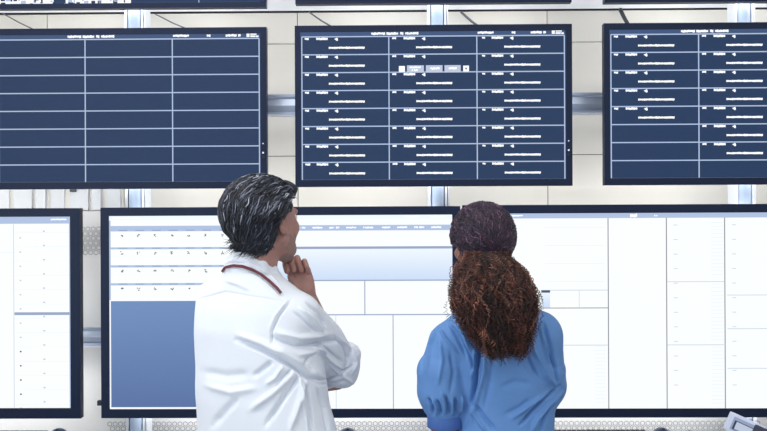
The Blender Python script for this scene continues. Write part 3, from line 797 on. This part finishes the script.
folds = [
    # arm / torso crease
    ([(236, 340), (262, 350), (290, 365), (318, 384)], .006, -.014), ([(270, 345), (300, 362), (322, 378)], .010, .008), ([(238, 334), (262, 343), (284, 355)], .008, .007),
    ([(272, 362), (262, 370), (254, 376)], .007, -.010), ([(283, 366), (275, 378), (266, 384)], .006, .008), ([(292, 370), (282, 378), (276, 386)], .005, -.009),
    ([(300, 376), (284, 398), (266, 425)], .007, -.011), ([(293, 374), (272, 394), (250, 410)], .009, .008), ([(306, 380), (300, 400), (290, 431)], .008, .009), ([(299, 372), (302, 400), (308, 431)], .0035, .007), ([(304, 380), (309, 400), (313, 431)], .004, -.009),
    ([(318, 390), (325, 408), (328, 431)], .006, -.008), ([(238, 398), (226, 410), (214, 425)], .010, -.008), ([(204, 372), (225, 376), (248, 374)], .012, -.007), ([(206, 385), (232, 392), (256, 388)], .010, .006),
    # armhole seam
    ([(291, 300), (279, 316), (272, 332), (272, 345)], .0028, -.008), ([(287, 300), (275, 316), (268, 332)], .003, .003),
    # sleeve
    ([(273, 338), (296, 346), (318, 344), (340, 340)], .006, -.010), ([(274, 332), (300, 338), (330, 334)], .008, .008), ([(276, 345), (298, 355), (326, 350)], .008, .006),
    ([(307, 303), (318, 312), (326, 326)], .004, -.008), ([(300, 308), (313, 318), (324, 334)], .005, .007), ([(294, 312), (306, 322), (318, 334)], .005, -.006), ([(312, 345), (326, 356), (344, 370)], .004, .009), ([(316, 352), (304, 364), (312, 372)], .005, -.006), ([(318, 341), (330, 352), (343, 362)], .004, -.007),
    # cuff edges
    ([(335, 336), (344, 346), (348, 358), (345, 370), (338, 378)], .0035, -.012), ([(340, 338), (352, 350), (356, 362), (352, 374)], .004, .006), ([(310, 378), (326, 380), (340, 376), (352, 366)], .0035, -.009), ([(330, 365), (342, 375), (354, 384)], .0035, .007), ([(322, 384), (334, 384), (346, 380)], .003, -.006),
    # back yoke
    ([(196, 300), (225, 292), (262, 298), (286, 302)], .003, -.003), ([(250, 290), (238, 284), (226, 280)], .006, .005), ([(224, 264), (234, 260), (246, 262), (260, 268), (272, 277), (281, 287)], .003, .004), ([(224, 270), (234, 267), (245, 268), (260, 275), (272, 285), (280, 294)], .003, -.004)]
Vc = wrinkle(Vc, Fc, folds)
npmesh('lab_coat', Vc, Fc, 'coat', man)
# lanyard
lp = [(222, 272, -.0), (225, 267.5, -.045), (233, 265.5, -.068), (243, 266.5, -.083), (253, 270.0, -.090), (262, 275, -.091), (270, 281.5, -.086), (277, 288, -.080), (281, 293, -.07)]
def ribbon(points, wd, th, name, m, parent, Vref):
    mb = MB(); pts = [Vector(P_(*p)) for p in points]
    # settle each point on the cloth
    outp = []
    for p, q in zip(points, pts):
        x, y = to_px(Vref); d = np.hypot(x - p[0], y - p[1]); ok = d < 3.0
        yy = Vref[ok][:, 1].min() - .003 if ok.any() else q.y
        outp.append(Vector(P_(p[0], p[1], yy - YP)))
    for i, p in enumerate(outp):
        d = (outp[min(i + 1, len(outp) - 1)] - outp[max(i - 1, 0)]).normalized(); n_ = Vector((0, -1, .35)).normalized(); s_ = d.cross(n_).normalized()
        n_ = s_.cross(d).normalized() 
        if n_.y > 0: n_ = -n_
        for (a, b) in ((-1, -1), (1, -1), (1, 1), (-1, 1)): mb.v.append(tuple(p + s_ * a * wd / 2 + n_ * b * th / 2))
    for i in range(len(outp) - 1):
        for k in range(4): mb.f.append((i * 4 + k, i * 4 + (k + 1) % 4, i * 4 + 4 + (k + 1) % 4, i * 4 + 4 + k)); mb.mi.append(0)
    return mb.build(name, m, parent, world=True)
dense = []
lpa = np.array(lp); tt = np.linspace(0, len(lp) - 1, 36)
dense = [tuple(np.interp(t_, range(len(lp)), lpa[:, j]) for j in range(3)) for t_ in tt]
ribbon(dense, .0085, .003, 'lanyard', 'lany', man, Vc)
# trousers, shoes
def legs_and_shoes(root, yaw, trm, shm, cx, zt, hw):
    fr = np.array([math.sin(yaw), math.cos(yaw), 0]); rt = np.array([math.cos(yaw), -math.sin(yaw), 0]); c0 = np.array([cx, YP + .02, 0])
    v = Vol(c0 - [.32, .32, 0] + [0, 0, .04], c0 + [.32, .32, zt + .03], .008)
    v.add(v.cap(c0 + [0, 0, zt - .12] - rt * hw * .5, c0 + [0, 0, zt - .12] + rt * hw * .5, .118))
    for s in (1, -1):
        v.add(v.cap(c0 + rt * s * hw + [0, 0, zt - .14], c0 + rt * s * (hw + .01) + [0, 0, .48], .096, .068), .03)
        v.add(v.cap(c0 + rt * s * (hw + .01) + [0, 0, .48], c0 + rt * s * (hw + .015) - fr * .02 + [0, 0, .10], .068, .056), .02)
    v.D = np.maximum(v.D, .07 - v.Z)
    V_, F_ = v.mesh(); V_ = laplace(V_, F_, 2); V_ = V_ + normals(V_, F_) * (.004 * noise3(V_, 25, 4))[:, None]
    npmesh('trousers', V_, F_, trm, root)
    for s in (1, -1):
        a = c0 + rt * s * (hw + .015)
        v = Vol(a - [.2, .2, 0] + [0, 0, -.01], a + [.2, .2, .14], .005)
        v.add(v.cap(a - fr * .05 + [0, 0, .035], a + fr * .05 + [0, 0, .035], .037, .042)); v.add(v.cap(a + fr * .05 + [0, 0, .03], a + fr * .15 + [0, 0, .025], .044, .036), .02)
        v.add(v.cap(a - fr * .04 + [0, 0, .04], a - fr * .03 + [0, 0, .10], .040, .042), .02); v.D = np.maximum(v.D, -v.Z + .001)
        V_, F_ = v.mesh(); npmesh('shoe', laplace(V_, F_, 1), F_, shm, root)
legs_and_shoes(man, R(35), 'trs', 'shoe', HX[0], .90, .085)

# hair
rg1 = np.random.default_rng(5)
hr = np.array([.088, .117, .093]); hcen = Wm(0, -.028, .026)
v = Vol(hc - [.16, .16, .16], hc + [.16, .16, .16], .004)
v.add(v.ell(hcen, hr * 1.02, Fm)); v.add(v.ell(Wm(0, -.045, -.045), (.066, .055, .055), Fm), .03)
v.add(v.ell(Wm(.0, .060, .088), (.062, .040, .028), Fm), .03)
L_ = [(v.X - hc[0]) * Fm[j][0] + (v.Y - hc[1]) * Fm[j][1] + (v.Z - hc[2]) * Fm[j][2] for j in range(3)]
cut = np.maximum(L_[1] - .020, -(L_[2] - .050))         # face region in front of the temples
cut = -smin(-(L_[1] - .022), (L_[2] - .055), 0) if False else np.maximum(.022 - L_[1], L_[2] - .058)
v.D = -smin(-v.D, cut, .01)                                # subtract {f>.022 and u<.058}
cut2 = np.maximum(np.maximum(-.036 - L_[1], L_[1] - .05), L_[2] - .022); cut2 = np.maximum(cut2, .05 - np.abs(L_[0]))
v.D = -smin(-v.D, cut2, .006)                              # ear notch
v.D = np.maximum(v.D, -.105 - L_[2] + .25 * (L_[1] + .06))
V_, F_ = v.mesh(); V_ = laplace(V_, F_, 2); V_ = V_ + normals(V_, F_) * (.003 * noise3(V_, 90, 3))[:, None]
Vcap, Fcap = V_, F_; hair = npmesh('hair', hc + (V_ - hc) * SC, F_, 'capm', man)
S = 3300
u = rg1.normal(size=(S * 4, 3)); u /= np.linalg.norm(u, axis=1)[:, None]; sd = u * hr
keep = (sd[:, 2] > -.055) & ~((sd[:, 1] > .045) & (sd[:, 2] < .035)) & ~((np.abs(sd[:, 0]) > .045) & (sd[:, 2] < .012) & (sd[:, 1] > -.045))
sd = sd[keep][:S]; S = len(sd)
def flow(p, k):
    x, y, z = p.T
    back = np.clip((.09 - np.abs(x) * .4 + z) * 9, .15, 1.2)
    d = np.stack([.35 * np.sign(x) * np.clip(z * 8, 0, 1) - .30 + .25 * np.sin(x * 60 + z * 35), -back - .1, -.55 - np.clip(-y * 9, -.2, 1.2)], 1)
    return d
steps = 15
step = rg1.uniform(.0035, .0068, S)
wv = rg1.uniform(.1, .55, S)
PS = ell_surf_strands(hcen, Fm, hr * 1.03, sd, flow, steps, step, wv, .014, rg1)
PS = PS + (noise3(PS.reshape(-1, 3), 95, 8).reshape(S, steps)[..., None] * .003)
# nape flicks
endl = (PS - hc) @ Fm.T; low = np.clip((-.045 - endl[..., 2]) / .05, 0, 1) ** 2
PS = PS + low[..., None] * (-Fm[1] * .022 + np.array([-.012, -.008, .004])) * rg1.uniform(.1, 1.5, (S, 1, 1))
tpr = np.interp(np.linspace(0, 1, steps), [0, .2, .7, 1], [.5, 1, .8, .15])
rad = rg1.uniform(.0008, .0022, S)[:, None] * tpr[None]
V_, F_ = tubes(PS, rad, 4)
base = np.array([lin(c)[:3] for c in ((24, 27, 38), (36, 40, 54), (72, 78, 94), (128, 134, 150), (190, 194, 206))])
pr = np.where(sd[:, 2] > .02, 1, 0)
ci = np.array([rg1.choice(5, p=(.44, .29, .13, .09, .05) if q else (.58, .28, .09, .04, .01)) for q in pr])
cc = np.repeat(base[ci], steps * 4, axis=0)
V1, F1, C1 = V_, F_, cc
# nape and side locks growing from the lower edge
Nn = normals(Vcap, Fcap); lc = (Vcap - hc) @ Fm.T
cand = np.where((lc[:, 2] < .01) & (lc[:, 1] < .02) & (((lc[:, 1] < -.045)) | (lc[:, 2] > -.0)))[0]; cand = rg1.choice(cand, 1500); K = 9
dn_ = -Fm[2] * 1.0 - Fm[1] * .35 + rg1.normal(size=(len(cand), 3)) * .35
dn_ = dn_ - Nn[cand] * (dn_ * Nn[cand]).sum(1)[:, None]; dn_ /= np.linalg.norm(dn_, axis=1)[:, None]
Ln = rg1.uniform(.012, .042, len(cand)); tq = np.linspace(0, 1, K)
fl = rg1.uniform(-.1, .9, len(cand)) * np.clip(-lc[cand, 2] / .06, 0, 1)
PN = Vcap[cand][:, None] + dn_[:, None] * (Ln[:, None] * tq)[..., None] + (Nn[cand] * .6 + np.array([-.8, -.1, .15]))[:, None] * (Ln[:, None] * fl[:, None] * tq ** 2)[..., None] + Nn[cand][:, None] * .002
PN = PN + noise3(PN.reshape(-1, 3), 130, 18).reshape(len(cand), K)[..., None] * .0022
radn = rg1.uniform(.0009, .0022, len(cand))[:, None] * np.interp(tq, [0, .3, 1], [.8, 1, .12])[None]
V2, F2 = tubes(PN, radn, 4); c2 = rg1.choice(5, len(cand), p=(.58, .30, .08, .03, .01)); C2 = np.repeat(base[c2], K * 4, axis=0)
Va = np.concatenate([V1, V2]); npmesh('strands', hc + (Va - hc) * SC, np.concatenate([F1, F2 + len(V1)]), 'hair', hair, col=np.concatenate([C1, C2]))

# ================================================================== WOMAN
WX = P_(490, 243)
wom = empty('person', (float(WX[0]), YP, 0))
tag(wom, 'person in blue scrub gown with reddish brown curly ponytail, back to the camera', 'person')
Fw = frame(R(-18), R(1), 0)
wc = P_(481, 246, 0)
v, Ww = head_vol(wc, Fw, .95, neck=(P_(488, 305, -.0), .046, .056))
Vh, Fh = v.mesh(); Vh = laplace(Vh, Fh, 2); loc = (Vh - wc) @ Fw.T; ctr = loc[Fh].mean(1); mi = np.zeros(len(Fh), int)
mi[(np.abs(ctr[:, 0]) < .024) & (ctr[:, 2] < -.056) & (ctr[:, 2] > -.079) & (ctr[:, 1] > .092)] = 3
parts = [(Vh, Fh, mi), eye_balls(Ww, Fw)]
shl, shr = P_(450, 336, .01), P_(535, 334, .01); ell_, elr = P_(445, 430, .02), P_(545, 404, .07)
wl = P_(476, 470, .22); wrr = P_(506, 452, .24)
for (wq, dq, e_, sd_) in ((wl, np.array([.8, .25, -.2]), ell_, np.array([0, 0, 1])), (wrr, np.array([-.8, .25, -.1]), elr, np.array([0, 0, 1]))):
    hv = hand_vol(wq, dq, sd_, np.array([0, -1, -.3]), h=.003, curl=(.35, .5, .4), fr_from=e_, size=.9)
    Vx, Fx = hv.mesh(); parts.append((laplace(Vx, Fx, 1), Fx, 0))
bv = Vol(P_(400, 520, -.2) - [.0, 0, .92], P_(590, 290, .35), .008)
bv.add(bv.cap(shl, ell_, .036, .040)); bv.add(bv.cap(ell_, wl, .038, .024), .02); bv.add(bv.cap(shr, elr, .034, .034)); bv.add(bv.cap(elr, wrr, .032, .024), .02)
bv.add(bv.loft([(.8, WX[0] + .04, YP + .03, .12, .09), (1.05, WX[0] + .05, YP + .02, .11, .08), (1.3, WX[0] + .02, YP + .02, .12, .07), (1.4, WX[0], YP, .06, .055)]), .04)
for s_ in (1, -1): bv.add(bv.cap(np.array([WX[0] + s_ * .085, YP + .02, .86]), np.array([WX[0] + s_ * .09, YP + .02, .08]), .072, .032), .02)
Vx, Fx = bv.mesh(); parts.append((laplace(Vx, Fx, 1), Fx, 0))
Vb, Fb, Mb_ = merge(parts)
npmesh('body', Vb, Fb, ['skin_w', 'eyew', 'iris', 'lip'], wom, mi=Mb_)
# gown
gv = Vol(P_(402, 445, -.22) - [0, 0, .34], P_(584, 285, .30), .0036)
gz = lambda py: P_(490, py)[2]; gx = lambda px: P_(px, 380)[0]
gv.add(gv.loft([(gz(431) - .30, gx(502), YP + .03, .195, .150), (gz(431), gx(506), YP + .03, .150, .125), (gz(405), gx(507), YP + .03, .148, .122), (gz(370), gx(505), YP + .02, .155, .120), (gz(340), gx(500), YP + .015, .160, .115),
                (gz(322), gx(495), YP + .01, .135, .098), (gz(308), gx(491), YP + .005, .085, .078), (gz(298), gx(490), YP + .0, .068, .070)], 0, 2.3))
gv.add(gv.cap(P_(484, 316, 0), P_(450, 341, .01), .045, .060), .04); gv.add(gv.cap(P_(494, 308, 0), P_(539, 330, .01), .048, .060), .04)
slL = np.minimum(gv.cap(P_(448, 344, .01), P_(442, 374, .005), .062, .074), gv.cap(P_(442, 372, .005), P_(444, 392, .01), .078, .080))
slL = smin(slL, gv.cap(P_(444, 392, .01), P_(445, 404, .012), .078, .066), .02)
slL = smin(slL, gv.cap(P_(445, 404, .012), P_(445.5, 413, .012), .066, .052), .01)
gv.add(slL, .014)
slR = np.minimum(gv.cap(P_(541, 338, .01), P_(543, 372, .02), .062, .066), gv.cap(P_(543, 372, .02), P_(545, 386, .035), .070, .064))
gv.add(slR, .03); gv.add(gv.cap(P_(545, 386, .05), P_(520, 440, .17), .062, .055), .02)
gv.add(gv.cap(P_(537, 398, .0), P_(528, 431, .03), .048, .055), .03)
gv.sub(gv.cap(P_(488, 280, 0), P_(488, 302, .0), .058, .055), .005)
Vc, Fc = gv.mesh(); Vc = laplace(Vc, Fc, 2); Nc = normals(Vc, Fc)
Vc = Vc + Nc * (.004 * noise3(Vc, 20, 11) + .0016 * noise3(Vc, 50, 12))[:, None]
folds = [
    ([(460, 314), (470, 334), (478, 352), (475, 378), (470, 406)], .0045, -.022), ([(452, 326), (462, 342), (472, 362), (473, 376)], .004, -.010), ([(476, 346), (474, 364), (471, 380)], .004, .008), ([(478, 320), (488, 345), (490, 370)], .006, .006), ([(545, 345), (556, 368), (558, 384)], .004, -.009), ([(515, 330), (520, 352), (530, 372)], .007, .005), ([(470, 318), (480, 345), (480, 372), (474, 398)], .006, -.008),
    ([(455, 316), (464, 334), (471, 352)], .006, .010), ([(448, 322), (458, 340), (466, 358)], .004, -.008), ([(440, 330), (447, 340), (458, 352)], .004, .006),
    ([(430, 334), (424, 352), (420, 372)], .005, -.006), ([(436, 326), (430, 345), (426, 372)], .006, .007), ([(440, 340), (442, 360), (438, 384)], .006, .005), ([(450, 350), (454, 372), (450, 395)], .006, -.004),
    # gathers above cuff
    ([(428, 398), (432, 406), (433, 415)], .004, -.010), ([(437, 400), (440, 408), (441, 415)], .0035, -.010), ([(446, 396), (448, 406), (449, 415)], .0035, -.010), ([(456, 398), (456, 407), (456, 415)], .0035, -.010),
    ([(432, 398), (437, 408), (437, 415)], .003, .007), ([(441, 392), (445, 403), (445, 414)], .003, .007), ([(452, 398), (452, 408), (452, 415)], .003, .007), ([(462, 396), (461, 406), (460, 413)], .003, .007),
    # back drapes
    ([(486, 345), (484, 372), (476, 402), (470, 425)], .006, .007), ([(492, 352), (490, 380), (484, 410)], .008, -.005),
    ([(530, 330), (533, 350), (545, 375), (555, 385)], .004, .010), ([(526, 335), (528, 358), (540, 380)], .006, -.008), ([(543, 322), (550, 345), (555, 368)], .005, -.008), ([(538, 318), (543, 340), (549, 362)], .005, .006),
    ([(560, 386), (545, 398), (532, 412), (520, 425)], .004, -.014), ([(562, 392), (548, 404), (536, 420), (532, 431)], .005, .010), ([(556, 400), (546, 414), (540, 431)], .004, -.010), ([(548, 392), (530, 405), (512, 418)], .006, .007), ([(474, 404), (484, 418), (496, 431)], .006, -.008), ([(468, 402), (478, 420), (486, 431)], .004, .007),
    ([(500, 388), (515, 382), (530, 384)], .010, -.004), ([(505, 415), (520, 408), (530, 400)], .008, -.004)]
Vc = wrinkle(Vc, Fc, folds)
gown = npmesh('scrub_gown', Vc, Fc, 'gown', wom)
# ribbed cuff
def cuff(a, b, r):
    mb = MB(); a, b = Vector(a), Vector(b); n = 72; rows = []
    prof = [(0, -.004), (0, .0), (.04, .002), (.5, .001), (.96, .002), (1, 0), (1, -.006)]
    ax = (b - a).normalized(); X = ax.cross(Vector((0, 1, 0))).normalized(); Yv = ax.cross(X)
    for (t_, e) in prof:
        for k in range(n):
            th = 2 * math.pi * k / n; rr = r + e + (.0009 if k % 2 else 0)
            mb.v.append(tuple(a.lerp(b, t_) + rr * (math.cos(th) * X + math.sin(th) * Yv)))
    for i in range(len(prof) - 1):
        for k in range(n): mb.f.append((i * n + k, i * n + (k + 1) % n, (i + 1) * n + (k + 1) % n, (i + 1) * n + k)); mb.mi.append(0)
    return mb.build('cuff', 'cuff', gown, smooth=True, world=True)
cuff(P_(445.5, 411.5, .012), P_(446, 426.5, .014), .056)
legs_and_shoes(wom, R(-5), 'trsb', 'shoew', WX[0], .84, .085)

# hair cap
rg2 = np.random.default_rng(9)
cr = np.array([.0955, .104, .100]); ccen = Ww(0, -.016, .033)
v = Vol(wc - [.16, .16, .16], wc + [.16, .16, .16], .004)
v.add(v.ell(ccen, cr, Fw)); v.add(v.ell(Ww(0, -.055, -.03), (.070, .050, .050), Fw), .03)
L_ = [(v.X - wc[0]) * Fw[j][0] + (v.Y - wc[1]) * Fw[j][1] + (v.Z - wc[2]) * Fw[j][2] for j in range(3)]
v.D = -smin(-v.D, np.maximum(.045 - L_[1], L_[2] - .065), .01)
v.D = -smin(-v.D, np.maximum(np.maximum(-.016 - L_[1], L_[2] - .012), .045 - np.abs(L_[0])), .006)
V_, F_ = v.mesh(); V_ = laplace(V_, F_, 2); V_ = V_ + normals(V_, F_) * (.0025 * noise3(V_, 120, 5))[:, None]
whair = npmesh('hair', V_, F_, 'capw', wom)
S = 3000
u = rg2.normal(size=(S * 3, 3)); u /= np.linalg.norm(u, axis=1)[:, None]; sd = u * cr
keep = (sd[:, 2] > -.065) & ~((sd[:, 1] > .06) & (sd[:, 2] < .04)) & ~((np.abs(sd[:, 0]) > .05) & (sd[:, 2] < -.01) & (sd[:, 1] > -.01))
sd = sd[keep][:S]; S = len(sd)
tgt = np.array([0.0, -.098, -.052])
def flow2(p, k):
    d = tgt - p; return d / (np.linalg.norm(d, axis=1)[:, None] + .01)
steps = 16
dist = np.linalg.norm(sd - tgt, axis=1)
PS = ell_surf_strands(ccen, Fw, cr * 1.01, sd, flow2, steps, np.minimum(dist / steps, .0036), rg2.uniform(.5, 1.3, S), .006, rg2)
PS = PS + rg2.normal(size=(S, steps, 3)) * .0009
rad = rg2.uniform(.0008, .0017, S)[:, None] * np.interp(np.linspace(0, 1, steps), [0, .2, .8, 1], [.4, 1, 1, .4])[None]
V_, F_ = tubes(PS, rad, 4)
base = np.array([lin(c)[:3] for c in ((20, 13, 32), (42, 25, 50), (74, 45, 72), (116, 80, 108))])
ci = rg2.choice(4, S, p=(.42, .34, .18, .06)); npmesh('strands', V_, F_, 'hair', whair, col=np.repeat(base[ci], steps * 4, axis=0))
# ponytail: loose volume of helical curls
prof_y = np.array([256, 263, 272, 283, 295, 307, 318, 328, 338, 348, 356, 362.])
prof_l = np.array([464, 460, 456, 453.5, 451.5, 453, 458, 464, 471, 479, 486, 494.])
prof_r = np.array([508, 517, 525, 531, 536.5, 538, 536, 534, 531, 527, 523, 516.])
dax = np.array([-.112, -.118, -.13, -.145, -.16, -.17, -.172, -.17, -.168, -.162, -.158, -.155])
dhw = np.array([.018, .032, .048, .062, .070, .072, .068, .06, .05, .038, .025, .012])
tv = Vol(P_(440, 368, -.26), P_(552, 250, -.03), .005)
cs = []
for i in range(len(prof_y) - 1):
    a = P_((prof_l[i] + prof_r[i]) / 2, prof_y[i], dax[i]); ra = (prof_r[i] - prof_l[i]) / 2 / 335 * .70
    if i > 8: continue
    tv.add(tv.ell(a, (max(ra, .012), max(dhw[i] * .75, .01), .030)), .02)
V_, F_ = tv.mesh(); V_ = laplace(V_, F_, 2); V_ = V_ + normals(V_, F_) * (.006 * noise3(V_, 110, 6))[:, None]
tail = npmesh('ponytail', V_, F_, 'tailc', whair)
S, K = 2300, 90
ang = rg2.uniform(0, 2 * np.pi, S); rho = np.sqrt(rg2.uniform(.25, 1.0, S)); rho = np.where(rg2.random(S) < .12, rho * rg2.uniform(1.0, 1.12, S), rho)
tend = np.clip(rg2.beta(2.2, 1.6, S) * 1.12 + .05, .18, 1.03); tst = np.clip(tend - rg2.uniform(.25, .7, S), 0, .7)
tt = tst[:, None] + (tend - tst)[:, None] * np.linspace(0, 1, K)[None]
yy = 251 + tt * 102
lx = np.interp(yy, prof_y, prof_l); rx = np.interp(yy, prof_y, prof_r); dd = np.interp(yy, prof_y, dax); dw = np.interp(yy, prof_y, dhw)
wa = rg2.uniform(0, 6.28, (S, 2)); wb_ = rg2.uniform(5, 14, (S, 2))
drift = rg2.normal(size=S)[:, None] * .10 * (tt - tst[:, None]) / .4
ang2 = ang[:, None] + .20 * np.sin(tt * wb_[:, :1] + wa[:, :1]) + drift
rh2 = rho[:, None] * (1 + .10 * np.sin(tt * wb_[:, 1:] + wa[:, 1:]))
xx = (lx + rx) / 2 + (rx - lx) / 2 * rh2 * np.cos(ang2)
yy = yy + (5.0 * np.sin(ang * 3 + rho * 9) + rg2.normal(size=S) * 3.2)[:, None] * tt
de = dd + dw * rh2 * np.sin(ang2)
flat = np.stack([xx.ravel(), yy.ravel(), de.ravel() + YP], 1)
ray = np.stack([(flat[:, 0] - CX) / F, -(flat[:, 1] - CY) / F, -np.ones(len(flat))], 1) @ CM.T
Pc = ray * (flat[:, 2] / ray[:, 1])[:, None] + np.array([0, 0, CAMZ]); Pc = Pc.reshape(S, K, 3)
arc = np.concatenate([np.zeros((S, 1)), np.cumsum(np.linalg.norm(np.diff(Pc, axis=1), axis=2), axis=1)], 1)
hp = rg2.uniform(.006, .015, S)[:, None]; hrd = rg2.uniform(.0018, .0055, S)[:, None] * np.clip(arc / .015, .3, 1) * (1 + .5 * np.sin(arc * rg2.uniform(60, 200, S)[:, None] + wa[:, :1]))
th = arc / hp * 2 * np.pi * np.where(rg2.random(S) < .5, -1, 1)[:, None] + rg2.uniform(0, 6.28, S)[:, None] + 1.5 * np.sin(arc * rg2.uniform(80, 260, S)[:, None])
T = np.gradient(Pc, axis=1); T /= np.linalg.norm(T, axis=2, keepdims=True) + 1e-9; A_ = np.cross(T, np.array([0.1, 1, .2])); A_ /= np.linalg.norm(A_, axis=2, keepdims=True) + 1e-9; B_ = np.cross(T, A_)
Pc = Pc + A_ * (hrd * np.cos(th))[..., None] + B_ * (hrd * np.sin(th))[..., None]
rad = rg2.uniform(.0007, .0014, S)[:, None] * np.interp(np.linspace(0, 1, K), [0, .1, .85, 1], [.5, 1, 1, .3])[None]
V_, F_ = tubes(Pc, rad, 3)
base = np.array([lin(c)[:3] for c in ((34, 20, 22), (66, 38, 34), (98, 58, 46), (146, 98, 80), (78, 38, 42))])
mid_dark = (np.abs(np.cos(ang) + .02) < .16)  # shade of the groove between the two lobes, put into strand colour
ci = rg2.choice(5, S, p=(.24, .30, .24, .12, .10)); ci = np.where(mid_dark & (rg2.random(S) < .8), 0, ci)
shade = .62 + .75 * np.clip(.5 + 1.1 * noise3(Pc.reshape(-1, 3), 190, 21), 0, 1.2)       # streaky brown with small highlights painted into the curl colour
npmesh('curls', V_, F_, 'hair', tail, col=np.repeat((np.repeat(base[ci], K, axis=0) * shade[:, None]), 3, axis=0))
